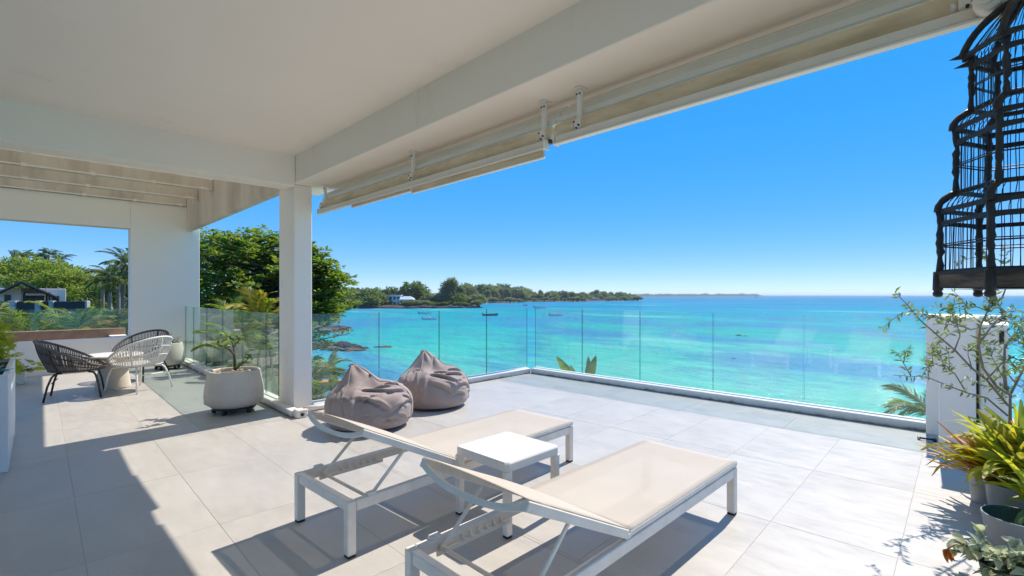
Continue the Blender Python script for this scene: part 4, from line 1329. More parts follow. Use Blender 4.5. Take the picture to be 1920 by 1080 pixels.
# tray with carved front, feet
rail(.243, .010, .056, .012, 'cage_tray', 'tray_board')
rail(.248, .058, .012, .02, 'cage_wood', 'tray_edge')
m = MB(); m.add([hexp(.235, .006, i) for i in range(6)], [(5, 4, 3, 2, 1, 0)]); m.add([hexp(.235, .012, i) for i in range(6)], [(0, 1, 2, 3, 4, 5)]); m.build('tray_floor', 'cage_wood', t)
for i in range(6):
    m = MB(); m.smooth = True; m.lathe([(.006, -.022), (.013, -.018), (.015, -.008), (.011, .0), (.015, .004), (.013, .07)], 10, tuple(hexp(.238, 0, i))); m.build('foot', 'cage_wood', t)
TI = [(.233, .070, .231, .285, .239), (.190, .350, .188, .572, .199), (.150, .632, .148, .822, .174)]
for ti, (r0, z0, r1, z1, re) in enumerate(TI):
    for i in range(6): post(r0, z0-.01, r1, z1, i, .009 - .0008*ti)
    H_ = z1 - z0
    hoopw(r0, z0+H_*.42); hoopw(r0, z0+H_*.40+.012, .002)
    rail(r0+.003, z0+H_*.74, .022, .008, 'cage_wood', 'band', .009)
    rail(re, z1-.014, .024, .012, 'cage_wood', 'eave', .012)
    rail(r0+.004, z0-.008, .014, .012, 'cage_wood', 'sill')
    wires(r0-.006, z0, r1-.006, z1, 11 - ti)
    nr = TI[ti+1][0] if ti < 2 else .03; nz = TI[ti+1][1] if ti < 2 else z1 + .17
    dome(re, z1, nr, nz, .012 if ti < 2 else .02)
    wires(re-.006, z1, nr+.004, nz, 9, .008)
    if ti == 2:
        for i in range(6):   # upturned eave points and lacework of the top roof
            m = MB(); p = hexp(re+.036, z1+.004, i); q0 = hexp(re-.01, z1+.02, i); q1 = hexp(re-.01, z1-.004, i)
            o = Vector((-p.y, p.x, 0)).normalized()*.006
            m.add([q0-o, q0+o, q1+o, q1-o, p], [(0, 1, 2, 3), (0, 4, 1), (1, 4, 2), (2, 4, 3), (3, 4, 0)]); m.build('eave_point', 'cage_wood', t)
            m = MB(); p = hexp(re+.024, z1-.03, i); q0 = hexp(re-.03, z1-.01, i); q1 = hexp(re-.03, z1-.035, i)
            m.add([q0-o, q0+o, q1+o, q1-o, p], [(0, 1, 2, 3), (0, 4, 1), (1, 4, 2), (2, 4, 3), (3, 4, 0)]); m.build('eave_point', 'cage_wood', t)
m = MB(); m.smooth = True; m.lathe([(.034, .98), (.04, 1.0), (.02, 1.02), (.026, 1.04), (.008, 1.06)], 12); m.build('finial', 'cage_wood', t)
m = MB(); m.smooth = True; zt = 2.71 - cc.z; m.tube([(0, 0, 1.05), (0, 0, zt)], .004, 6); m.build('hanging_wire', 'wire', t)
# ================================================================== GARDEN, NEIGHBOURS
GZ = -4.4
random.seed(77)
def frond_mesh(name, L, rise, droop, n, lf, lw_, mat, seed, hang=.5, stem='bark_pale'):
    """feather palm leaf along +X: bowed midrib with leaflets on both sides"""
    g = np.random.default_rng(seed)
    def p(s): return np.array([L*s*(1-.12*s*s), .03*L*math.sin(s*3+seed), L*(rise*s - droop*s*s)])
    pos, di, nr, LL, WW = [], [], [], [], []
    for i in range(n):
        s = .12 + .88*i/(n-1)
        a = p(s); tn = p(min(1, s+.02)) - p(s-.02); tn /= np.linalg.norm(tn)
        sd_ = np.cross(tn, [0, 0, 1.]); sd_ /= np.linalg.norm(sd_); up = np.cross(sd_, tn)
        ll = lf*(math.sin(PI*(.12+.8*s))**.6)*g.uniform(.85, 1.1)
        for q in (-1, 1):
            d = sd_*q*(1-.35*s) + tn*(.55+.5*s) + up*(.25) + np.array([0, 0, -hang*g.uniform(.6, 1.3)])
            pos.append(a); di.append(d + g.normal(0, .08, 3)); nr.append(up + sd_*q*.5 + g.normal(0, .2, 3)); LL.append(ll); WW.append(lw_*g.uniform(.8, 1.2))
    me = leaf_mesh(name, np.array(pos), np.array(di), np.array(nr), np.array(LL), np.array(WW), mat, .15, .35)
    # midrib as a thin three-sided tube appended through bmesh
    bm = bmesh.new(); bm.from_mesh(me)
    me.materials.append(MATS[stem])
    k_ = 9; ring = []
    for i in range(k_+1):
        s = i/k_; c = p(s); r_ = .018*L*.25*(1-.85*s) + .002
        ring.append([bm.verts.new((c[0], c[1]+r_*math.cos(a), c[2]+r_*math.sin(a))) for a in (0.5, 2.6, 4.7)])
    for i in range(k_):
        for j in range(3):
            f = bm.faces.new((ring[i][j], ring[i+1][j], ring[i+1][(j+1) % 3], ring[i][(j+1) % 3])); f.material_index = 1
    bm.to_mesh(me); bm.free()
    return me
FR = {}
def fronds(kind):
    if kind in FR: return FR[kind]
    mat = {'green': 'leaf_palm', 'gold': 'leaf_palm_gold', 'dry': 'leaf_palm_dry', 'dark': 'leaf_palm_dark', 'lime': 'leaf_yellowgreen'}[kind]
    FR[kind] = [frond_mesh('frond', 1, .5, .55, 34, .30, .028, mat, 3, .3), frond_mesh('frond', 1, .55, .85, 34, .32, .028, mat, 5, .6),
                frond_mesh('frond', 1, .30, .60, 32, .30, .026, mat, 8, .8), frond_mesh('frond', 1, .8, .60, 34, .28, .03, mat, 11, .25)]
    return FR[kind]
def palm(label, top, ground, n, L, kinds, seed, tr=.09, pitch=(-.25, .75), group=None, az=None, lean=.2):
    rnd = random.Random(seed)
    top = Vector(top); base = Vector((top.x + rnd.uniform(-lean, lean)*2, top.y + rnd.uniform(-lean, lean)*2, ground))
    t = thing('palm_tree', label, 'palm', base, 0, group)
    hv = top - base
    m = MB(); m.smooth = True
    pts = []; rad = []
    for i in range(13):
        s = i/12
        pts.append(Vector((hv.x*s*s, hv.y*s*s, hv.z*s))); rad.append(tr*(1.25-.45*s)*(1+.06*math.sin(i*2.7)))
    m.tube(pts, rad, 10); m.build('trunk', 'bark_pale', t)
    for i in range(n):
        a = i*2.39996 + rnd.uniform(-.3, .3) if az is None else rnd.uniform(*az)
        kd = rnd.choice(kinds); me = rnd.choice(fronds(kd))
        pt = rnd.uniform(*pitch) - (.55 if kd == 'dry' else 0)
        s = L*rnd.uniform(.8, 1.12)
        link('frond', me, t, hv, (rnd.uniform(-.3, .3), -pt, a), (s, s, s))
    return t
def crown_tree(label, base, top_z, blobs, n, L, Wd, mat, seed, name='tree', cat='tree', group=None, trunk=.18, tm='bark', up=.25, shell=.5, flat=1.0, limbs=True, clump=22, clr=.5, clflat=.55):
    """tree with trunk, limbs and a crown of leaf clumps that fill the given ellipsoids (centre, radii) in world space"""
    g = np.random.default_rng(seed)
    base = Vector(base)
    t = thing(name, label, cat, base, 0, group)
    m = MB(); m.smooth = True
    cz = sum(b[0][2] for b in blobs)/len(blobs)
    cxy = Vector((sum(b[0][0] for b in blobs)/len(blobs), sum(b[0][1] for b in blobs)/len(blobs), 0))
    fork = Vector((base.x*.5+cxy.x*.5, base.y*.5+cxy.y*.5, base.z + (cz-base.z)*.6))
    m.tube([(0, 0, 0), (fork-base)*.5 + Vector((.1, -.06, 0)), fork-base], [trunk*1.2, trunk*.95, trunk*.75], 9)
    if limbs:
        for b in blobs:
            c = Vector(b[0]) - base; f_ = fork - base
            m.tube([f_, f_.lerp(c, .5) + Vector((0, 0, .12*(c-f_).length)), c], [trunk*.6, trunk*.4, trunk*.15], 7)
            for _ in range(3):
                d = Vector(g.normal(size=3)).normalized(); e = c + Vector((d.x*b[1][0], d.y*b[1][1], abs(d.z)*b[1][2]*.7))*.8
                m.tube([f_.lerp(c, .7), e], [trunk*.22, trunk*.06], 5)
    m.build('trunk', tm, t)
    vol = np.array([b[1][0]*b[1][1]*b[1][2] for b in blobs])**.67; vol /= vol.sum()
    pos, di, nr = [], [], []
    nc = max(1, n//clump)
    which = g.choice(len(blobs), nc, p=vol)
    for w in which:
        c, r_ = np.array(blobs[w][0]), np.array(blobs[w][1])
        d = rdirs(1, g)[0]; 
        if d[2] < -.35: d[2] *= -.6
        cp = c + d*r_*(g.uniform(shell, 1)**.6)
        k_ = clump
        dl = rdirs(k_, g); q = g.uniform(.15, 1, k_)[:, None]
        pos.append(cp + dl*q*np.array([clr, clr, clr*clflat])); di.append(dl*.9 + d*.25 + g.normal(0, .35, (k_, 3)) + np.array([0, 0, -.08])); nr.append(rdirs(k_, g)*.6 + np.array([0, 0, up*3.2]) + d*.3)
    pos = np.concatenate(pos) - np.array(base); di = np.concatenate(di); nr = np.concatenate(nr); N = len(pos)
    link('crown', leaf_mesh('crown', pos, di, nr, g.uniform(.65, 1.2, N)*L, g.uniform(.7, 1.2, N)*Wd, mat), t)['kind'] = 'stuff'
    return t
def A(px, py, d): return tuple(at(px, py, d))

# --- the sea almond between pier and column, its tiers reaching out right of the column
def almond():
    g = np.random.default_rng(12); rnd = random.Random(12)
    base = at(478, 900, 18); base.z = GZ
    t = thing('sea_almond_tree', 'large sea almond tree with layered glossy leaves behind the column', 'tree', base)
    m = MB(); m.smooth = True
    def lead(z): return Vector((base.x + .25*math.sin(z*.9), base.y + .2*math.cos(z*.7), z))
    zs = np.linspace(GZ, 3.3, 16)
    m.tube([lead(z)-base for z in zs], [.24*(1-.85*(i/15)) + .02 for i in range(16)], 10)
    pos, di, nr = [], [], []
    def rose(p, n, sz):
        a = g.uniform(0, 2*PI, n); e = g.uniform(-.15, .75, n)
        d = np.stack([np.cos(a)*np.cos(e), np.sin(a)*np.cos(e), np.sin(e)], 1)
        pos.append(np.array(p) + d*.05); di.append(d); nr.append(np.tile([0, 0, 1.], (n, 1)) + g.normal(0, .25, (n, 3)))
    tiers = [(3.45, .9), (3.15, 1.7), (2.8, 2.3), (2.45, 2.75), (2.05, 3.0), (1.65, 3.2), (1.2, 3.35), (.75, 3.4), (.3, 3.3), (-.2, 3.1), (-.8, 2.9), (-1.4, 2.6)]
    for (z, Rr) in tiers:
        nb = int(6 + Rr*1.8)
        for b in range(nb):
            a = 2*PI*(b + rnd.random()*.8)/nb
            r_ = Rr*rnd.uniform(.72, 1.1)
            rt = (RV.x*math.cos(a) + RV.y*math.sin(a))
            z0 = z + rnd.uniform(-.16, .16)
            p0 = lead(z0 - .25); p1 = lead(z0) + Vector((math.cos(a), math.sin(a), 0))*r_ + Vector((0, 0, .14*r_*rnd.uniform(.2, 1.3)))
            pm = p0.lerp(p1, .55) + Vector((0, 0, -.03*r_))
            m.tube([p0-base, pm-base, p1-base], [.045, .03, .01], 5)
            k_ = int(5 + r_*3.4)
            for q in range(k_):
                s = .28 + .72*(q+rnd.random()*.6)/k_
                c = (p0.lerp(pm, s*2) if s < .5 else pm.lerp(p1, s*2-1)) + Vector((rnd.gauss(0, .20), rnd.gauss(0, .20), rnd.gauss(.07, .09)))
                rose(c, rnd.randint(9, 14), .2)
    # the leading shoot that pokes out of the top, and one twig beside it
    for (px, py) in ((398, 436), (492, 441), (487, 446), (430, 450), (460, 452), (510, 454), (402, 444)):
        p = at(px, py, 17.8); m.tube([lead(2.6)-base, p-base], [.03, .008], 5); rose(p, 14, .16); rose(p - Vector((0, 0, .16)), 12, .16)
    for (px, py, q) in ((594, 462, 3), (606, 468, 3), (598, 470, 3), (610, 480, 4), (618, 498, 4), (596, 490, 4), (600, 520, 5), (612, 528, 5), (604, 545, 5), (618, 556, 5), (600, 565, 5), (632, 560, 4), (612, 575, 4), (628, 513, 4), (640, 516, 4), (650, 522, 5), (600, 500, 4), (612, 500, 4), (625, 535, 4), (640, 545, 4), (610, 595, 5), (625, 590, 4)):
        p = at(px, py, 16.8); s0 = lead(p.z - .2)
        m.tube([s0-base, s0.lerp(p, .6)-base, p-base], [.04, .025, .008], 5)
        for _ in range(q*4): rose(s0.lerp(p, rnd.uniform(.55, 1.02)) + Vector((rnd.gauss(0, .06), rnd.gauss(0, .06), rnd.gauss(.02, .05))), 11, .18)
    # thick sunlit side right of the column
    for i in range(64):
        py = rnd.uniform(472, 602); xm = np.interp(py, [470, 500, 522, 545, 562, 590, 604], [596, 622, 652, 640, 650, 622, 632])
        px = rnd.uniform(560, xm); p = at(px, py, rnd.uniform(15.8, 18.2)); s0 = lead(p.z - .3)
        m.tube([s0-base, s0.lerp(p, .6)-base + Vector((0, 0, .08)), p-base], [.03, .02, .007], 4)
        for _ in range(4): rose(p + Vector((rnd.gauss(0, .16), rnd.gauss(0, .16), rnd.gauss(0, .05))), 12, .18)
    m.build('trunk', 'bark', t)
    P2 = np.concatenate(pos) - np.array(base); D2 = np.concatenate(di); N2 = np.concatenate(nr); N = len(P2)
    link('crown', leaf_mesh('crown', P2, D2, N2, g.uniform(.15, .26, N), g.uniform(.075, .12, N), 'leaf_almond', .12, .6), t)['kind'] = 'stuff'
almond()
crown_tree('dense dark tree filling the gap behind the sea almond', (*A(395, 0, 27)[:2], GZ), 0, [(A(360, 500, 27), (2.6, 2.6, 2.2)), (A(430, 520, 28), (3, 3, 2.4)), (A(500, 530, 29), (2.6, 2.6, 2.2)), (A(400, 600, 26), (3.4, 2.6, 2.4)), (A(520, 590, 28), (3, 2.6, 2.4))], 9500, .30, .16, 'leaf_palm', 41, clr=.7)

# --- palms right behind the left balustrade
palm('golden feathery palm showing above the glass left of the column', at(488, 604, 10.0), GZ, 15, .82, ['gold', 'gold', 'lime'], 3, .05, (.1, 1.1))
palm('yellow-green palm with dry fronds above the glass by the far pier', at(428, 602, 11.0), GZ, 13, .8, ['gold', 'dry', 'lime', 'green'], 4, .05, (.05, 1.1))
palm('low green palm seen through the tinted glass behind the planter', at(450, 660, 9.0), GZ, 14, .95, ['green', 'lime', 'green'], 5, .05, (-.2, .9))
palm('grey-green palm seen through the tinted glass next to the column', at(505, 672, 8.2), GZ, 13, .9, ['green', 'dry', 'green'], 6, .05, (-.2, .9))
palm('pale green palm seen through the tinted glass by the far pier', at(395, 655, 10.5), GZ, 13, 1.0, ['green', 'lime'], 7, .05, (-.2, .9))
# --- right of the column, below the terrace
palm('small golden palm beyond the glass just right of the column', at(617, 690, 15), GZ, 15, .75, ['gold', 'gold', 'lime', 'dry'], 8, .06, (-.1, .9))
palm('drooping grey-green palm at the column foot beyond the glass', at(580, 715, 11), GZ, 16, .95, ['green', 'dry', 'green'], 9, .07, (-.5, .6))
palm('dark palm hanging below the golden palm beyond the glass', at(598, 760, 13), GZ, 14, 1.0, ['green', 'dark', 'dry'], 10, .06, (-.3, .7))
palm('arching palm frond crown at the foot of the right white wall', at(1752, 785, 8.6), GZ, 13, 1.0, ['green', 'green', 'dark'], 11, .06, (.0, .8))
t = thing('banana_plant', 'two broad banana leaves rising just beyond the front curb', 'plant', (*at(1096, 700, 8.6)[:2], GZ))
bl = strap('leaf', 1.2, .26, .5, 'leaf_palm', .2, 9, .7)
zt = at(1096, 738, 8.6).z - GZ
m = MB(); m.smooth = True; m.tube([(0, 0, 0), (.05, 0, zt*.5), (0, 0, zt)], [.11, .09, .06], 10); m.build('stem', 'leaf_palm', t)
for (dx, e, L) in ((.16, 1.15, .62), (-.24, 1.0, .50), (.05, .5, .6), (-.1, .3, .7)):
    d = RV*dx*2.2 + Vector((0, 0, 1))*e + FV*.1
    link('leaf', bl, t, (0, 0, zt-.02), orient(d, 1.1 if dx > 0 else 1.9), (L, L, L))

# --- orange and pink kayaks on the shore right of the column
def kayak(label, loc, rz, c):
    t = thing('kayak', label, 'kayak', loc, rz, 'kayaks stacked by the shore')
    v = []; f = []; n = 16; k_ = 12
    for i in range(n+1):
        s = i/n*2-1; w = .36*(1-abs(s)**2.4)**.8+.01; zz = .10*abs(s)**3
        for j in range(k_):
            a = 2*PI*j/k_; v.append((s*1.75, w*math.cos(a), .17+zz + (.13 if math.sin(a) > 0 else .17)*math.sin(a)*(1-abs(s)**4*.7)))
    for i in range(n):
        for j in range(k_): l = (j+1) % k_; f.append((i*k_+j, (i+1)*k_+j, (i+1)*k_+l, i*k_+l))
    m = MB(); m.smooth = True; m.add(v, f); m.build('hull', c, t)
    m = MB(); m.smooth = True; m.lathe([(.24, .0), (.26, .02), (.22, .03)], 20, (0, 0, .28), capb=False); m.build('cockpit', 'black_rubber', t)
plain('kayak_orange', (.75, .33, .02), .35, .15, 2); plain('kayak_pink', (.62, .14, .13), .35, .15, 2)
kp = on(598, 732, GZ)
ka = math.atan2(RV.y, RV.x)
kayak('orange-yellow kayak lying on top beyond the glass right of the column', (kp.x, kp.y, GZ + .32), ka + .1, 'kayak_orange')
kayak('pink kayak lying under the orange one beyond the glass', (kp.x, kp.y, GZ - .02), ka, 'kayak_pink')

# --- left garden, seen through the opening
leftp = [(30, 612, 15, ['lime', 'gold', 'green'], 'yellow-green palm before the dark fence at the far left'), (75, 606, 18, ['gold', 'lime', 'green'], 'golden palm before the second fence panel'),
         (120, 598, 15, ['lime', 'green', 'gold'], 'bright palm with long fronds before the third fence panel'), (150, 612, 13, ['green', 'green', 'lime'], 'deep green palm with big fronds low behind the trough'),
         (185, 592, 17, ['dry', 'green', 'dry'], 'half-dry palm with brown curled fronds near the pier'), (215, 604, 14, ['green', 'lime', 'dry'], 'mixed green palm beside the pier behind the low glass'),
         (55, 630, 12, ['green', 'lime'], 'low green palm close behind the long trough'), (240, 590, 18, ['dark', 'green'], 'dark palm half hidden by the pier'), (-15, 600, 14, ['lime', 'gold'], 'yellow palm cut by the left edge of the photograph')]
for i, (px, py, d, kd, lb) in enumerate(leftp): palm(lb, at(px, py+12, d), GZ, 15, 1.1, kd, 30+i, .07, (-.2, .8), 'garden palms behind the trough')
# neighbour's pavilion
plain('mauve_wall', (.80, .70, .69), .8, .08, .6, .1, 20); plain('roof_dark', (.22, .155, .115), .8, .3, 2, .3, 10); plain('timber_dark', (.03, .022, .018), .7, .3, 4)
plain('fence_dark', (.045, .043, .046), .8, .35, .8, .3, 8); plain('post_pale', (.46, .43, .42), .8, .1, 2); plain('house_white', (.78, .78, .78), .6, .05, .5); plain('window_dark', (.02, .025, .03), .15, .2, 2)
HD = 34.0
rz = math.atan2(RV.y, RV.x)
hb = at(60, 553, HD); hb.z = GZ
hth = math.atan((60-960)/FPX)            # the house front faces the terrace
t = thing('pavilion_house', 'mauve-walled house with a dark gabled pavilion roof beyond the fence', 'house', hb, rz - hth)
sc = HD/FPX
def hx(px): return (px-60)*sc*math.cos(hth)
def hz_(py): return CAM_H - (py-553)*sc - GZ
def hbox(name, x0, x1, y0, y1, d0, d1, mat, par=None, b=.02):
    m = MB(); m.bbox(hx(x0), hx(x1), d0, d1, hz_(y1), hz_(y0), b); return m.build(name, mat, par or t)
hbox('wall', -40, 40, 541, 640, .5, 4, 'mauve_wall'); hbox('wall', 41, 86, 540, 640, 3.6, 4.2, 'mauve_wall'); hbox('wall', 87, 127, 541, 640, .8, 4, 'mauve_wall')
hbox('lintel', 47, 86, 550, 554, .2, .6, 'house_white')
hbox('opening', 46, 86, 557, 600, 3.3, 3.58, 'window_dark'); hbox('window', 9, 21, 553, 572, .42, .498, 'window_dark'); hbox('window', 99, 113, 555, 590, .72, .798, 'window_dark')
for px in (46, 88, 93): hbox('post', px-1.8, px+1.8, 548, 640, -.3, -.1, 'timber_dark')
m = MB()
rd = [(-6, 550), (40, 527), (108, 556)]
for (a, b) in ((rd[0], rd[1]), (rd[1], rd[2])):
    p0 = Vector((hx(a[0]), 0, hz_(a[1]))); p1 = Vector((hx(b[0]), 0, hz_(b[1])))
    th = .10
    vs = [(p0.x, -.9, p0.z), (p1.x, -.9, p1.z), (p1.x, 5, p1.z), (p0.x, 5, p0.z)]
    m.add(vs + [(x, y, z-th) for x, y, z in vs], [(0, 1, 2, 3), (7, 6, 5, 4), (0, 4, 5, 1), (1, 5, 6, 2), (2, 6, 7, 3), (3, 7, 4, 0)])
m.build('roof', 'roof_dark', t)
m = MB(); m.beam((hx(40), -.7, hz_(530)), (hx(108), -.7, hz_(559)), .12, .18, .01); m.build('rafter', 'timber_dark', t)
m = MB(); m.beam((hx(40), -.7, hz_(530)), (hx(-6), -.7, hz_(553)), .12, .18, .01); m.build('rafter', 'timber_dark', t)
# fence
fb = at(60, 553, 27); fb.z = GZ; sc2 = 27/FPX
t = thing('garden_fence', 'dark panelled garden fence with pale posts below the pavilion', 'fence', fb, rz)
def fx(px): return (px-60)*sc2
def fz(py): return CAM_H - (py-553)*sc2 - GZ
for (a, b) in ((-60, 14), (31, 65), (77, 91), (101, 159)):
    m = MB(); m.bbox(fx(a), fx(b), 0, .14, 0, fz(565), .02); m.build('panel', 'fence_dark', t)
for (a, b) in ((15, 30), (66, 76), (92, 100), (160, 164)):
    m = MB(); m.bbox(fx(a), fx(b), -.05, .2, 0, fz(564), .02); m.build('post', 'post_pale', t)
t = thing('white_house', 'small white flat-roofed house between the garden trees', 'house', (*at(205, 553, 48)[:2], GZ), rz)
sc3 = 48/FPX
m = MB(); m.bbox(-15*sc3, 14*sc3, 0, 4, 0, CAM_H-(551-553)*sc3-GZ, .03); m.build('wall', 'house_white', t)
m = MB(); m.bbox(14.2*sc3, 18*sc3, -.1, 4, 0, CAM_H-(549-553)*sc3-GZ, .03); m.build('side_wall', 'house_white', t)
for py in (555, 563): m = MB(); m.bbox(15.2*sc3, 17*sc3, -.14, -.102, CAM_H-(py+4-553)*sc3-GZ, CAM_H-(py-553)*sc3-GZ, .01); m.build('window', 'window_dark', t)
t = thing('white_house', 'white house corner cut by the left edge of the photograph', 'house', (*at(-8, 553, 45)[:2], GZ), rz)
m = MB(); m.bbox(-1.5, .75, 0, 4, 0, CAM_H+.75-GZ, .03); m.build('wall', 'house_white', t)
m = MB(); m.bbox(-1.6, .85, -.1, 4.1, CAM_H+.752-GZ, CAM_H+.95-GZ, .02); m.build('parapet', 'house_white', t)
# trees behind the pavilion
crown_tree('broad flat-topped yellow-green tree above the pavilion roof', (*A(60, 0, 46)[:2], GZ), 0, [(A(20, 520, 46), (3.4, 3, 1.3)), (A(60, 508, 47), (3.4, 3, 1.2)), (A(100, 515, 46), (3.0, 3, 1.3)), (A(70, 535, 45), (4.4, 3, 1.4))], 9000, .34, .12, 'leaf_yellowgreen', 51, clr=.75, clflat=.35)
crown_tree('lower yellow-green tree sloping down right of the pavilion', (*A(140, 0, 44)[:2], GZ), 0, [(A(130, 528, 44), (2.4, 2.4, 1.1)), (A(150, 548, 44), (2.6, 2.4, 1.3)), (A(170, 565, 43), (2.4, 2.4, 1.3))], 6500, .32, .12, 'leaf_yellowgreen', 52, clr=.7, clflat=.4)
crown_tree('olive-green bushy tree over the white garden house', (*A(195, 0, 60)[:2], GZ), 0, [(A(170, 548, 60), (3.6, 3, 1.8)), (A(215, 552, 60), (3, 3, 1.8)), (A(130, 560, 58), (4, 3, 2))], 6000, .36, .15, 'leaf_far', 53, clr=.8)
crown_tree('dark green tree mass behind the garden palms near the pier', (*A(235, 0, 42)[:2], GZ), 0, [(A(225, 560, 42), (2.2, 2.2, 2)), (A(245, 540, 43), (2.2, 2.2, 2.4)), (A(200, 590, 40), (3, 2.4, 1.6)), (A(280, 540, 43), (3, 2.4, 2.4))], 7000, .3, .13, 'leaf_palm_dark', 54, clr=.7)
crown_tree('green hedge-like tree under the fence at the far left', (*A(60, 0, 24)[:2], GZ), 0, [(A(0, 630, 24), (3, 1.5, 1.0)), (A(80, 632, 24), (3, 1.5, .9)), (A(160, 625, 23), (3, 1.5, 1.1)), (A(220, 625, 23), (2.5, 1.5, 1.1))], 7000, .26, .12, 'leaf_palm', 55, clr=.5)
palmtops = [(28, 492, 60, 'left'), (46, 484, 62, 'second'), (68, 482, 60, 'middle'), (92, 478, 60, 'tallest'), (112, 488, 64, 'right')]
for i, (px, py, d, w) in enumerate(palmtops): palm({'left': 'leftmost dark palm top above the flat yellow-green tree', 'second': 'second dark palm top from the left above the pavilion trees', 'middle': 'middle dark palm top of five above the pavilion trees', 'tallest': 'tallest dark palm top above the pavilion trees', 'right': 'rightmost dark palm top of five above the pavilion trees'}[w], at(px, py, d), GZ, 14, 1.7, ['dark', 'dark', 'green'], 60+i, .12, (-.4, .9), 'palm tops above the pavilion trees')
for i, (px, py, d, L, lb) in enumerate([(233, 497, 34, 1.7, 'tall dark coconut palm against the sky beside the pier'), (205, 514, 36, 1.6, 'dark coconut palm with drooping fronds left of the tall one'), (192, 525, 38, 1.4, 'small dark coconut palm at the edge of the open sky'), (222, 530, 33, 1.7, 'dark coconut palm low in front of the tall one')]):
    palm(lb, at(px, py, d), GZ, 16, L, ['dark', 'dark', 'green'], 70+i, .13, (-.5, .9), 'coconut palms by the pier')

# ================================================================== SHORE ROCKS
plain('rock_dark', (.055, .045, .036), .85, .5, 1.2, .8, 5, bdist=.1); plain('rock_brown', (.13, .09, .06), .9, .5, .9, .8, 4, bdist=.1)
def rock_mesh(seed, mat, flat=.35):
    bm = bmesh.new(); bmesh.ops.create_icosphere(bm, subdivisions=4, radius=1)
    for v in bm.verts:
        n = v.co.normalized()
        d = 1 + .45*mnoise.noise(n*1.6 + Vector((seed, 0, 0))) + .25*mnoise.noise(n*4 + Vector((0, seed, 0))) + .12*mnoise.noise(n*9 + Vector((0, 0, seed)))
        v.co = Vector((n.x*d, n.y*d, n.z*d*flat))
    me = bpy.data.meshes.new('rock'); bm.to_mesh(me); bm.free(); me.materials.append(MATS[mat]); return me
RK = [rock_mesh(3.1, 'rock_dark'), rock_mesh(8.7, 'rock_dark', .45), rock_mesh(5.5, 'rock_brown', .3), rock_mesh(1.2, 'rock_brown', .22)]
rocks = [(590, 652, 1.5, 3, 'flat brown rock shelf by the column at the water'), (606, 648, 1.2, 2, 'brown rock on the shelf nearest the column'), (620, 652, 1.1, 3, 'low brown rock between shelf and dark boulders'),
         (636, 647, 1.6, 0, 'broad dark boulder of the near rock group'), (644, 650, 1.2, 1, 'small dark boulder right of the broad one'), (661, 652, 1.3, 1, 'rounded dark boulder set apart in the near group'),
         (658, 657, 1.7, 3, 'thin brown reef slab in front of the rounded boulder'), (674, 657, .8, 0, 'small dark rock at the right tip of the slab'), (684, 653, .6, 0, 'tiny dark rock right of the near group'),
         (708, 651, .5, 0, 'tiny rock left of the pane joint'), (724, 651, .9, 2, 'low brown rock right of the pane joint'), (594, 613, 4.0, 3, 'long brown rock ledge of the far shore spit'), (604, 621, 4.5, 2, 'wide brown ledge nearest on the far spit'),
         (628, 619, 2.8, 0, 'dark pointed ledge at the seaward tip of the spit'), (616, 609, .9, 1, 'little dark stone on top of the spit'), (640, 617, 2.0, 0, 'last low dark rock beyond the tip of the spit'),
         (646, 643, .7, 0, 'small dark rock behind the broad boulder'), (668, 649, .6, 1, 'small round rock right of the rounded boulder'), (612, 656, .9, 0, 'dark rock in front of the brown shelf'), (628, 657, .8, 1, 'wet dark rock before the near boulders'), (598, 606, 2.2, 0, 'dark crest at the back of the spit'), (1385, 629, .55, 0, 'dark rock breaking the water in the middle bay'), (1398, 630, .4, 2, 'smaller rock beside the one in the middle bay'), (1376, 672, .25, 0, 'lone small rock near the front glass'), (1703, 660, .35, 0, 'small rock at the right near the white wall'), (1693, 660, .25, 1, 'second small rock at the right near the white wall')]
for (px, py, s, k_, lb) in rocks:
    p = on(px, py, SEA_Z)
    o = link('rock', RK[k_], None, (p.x, p.y, SEA_Z - .02), (0, 0, rz + random.uniform(-.4, .4)), (s, s*.7, s*.8 if s < 3 else s*.45))
    tag(o, lb, 'rock', 'rocks in the shallow water')

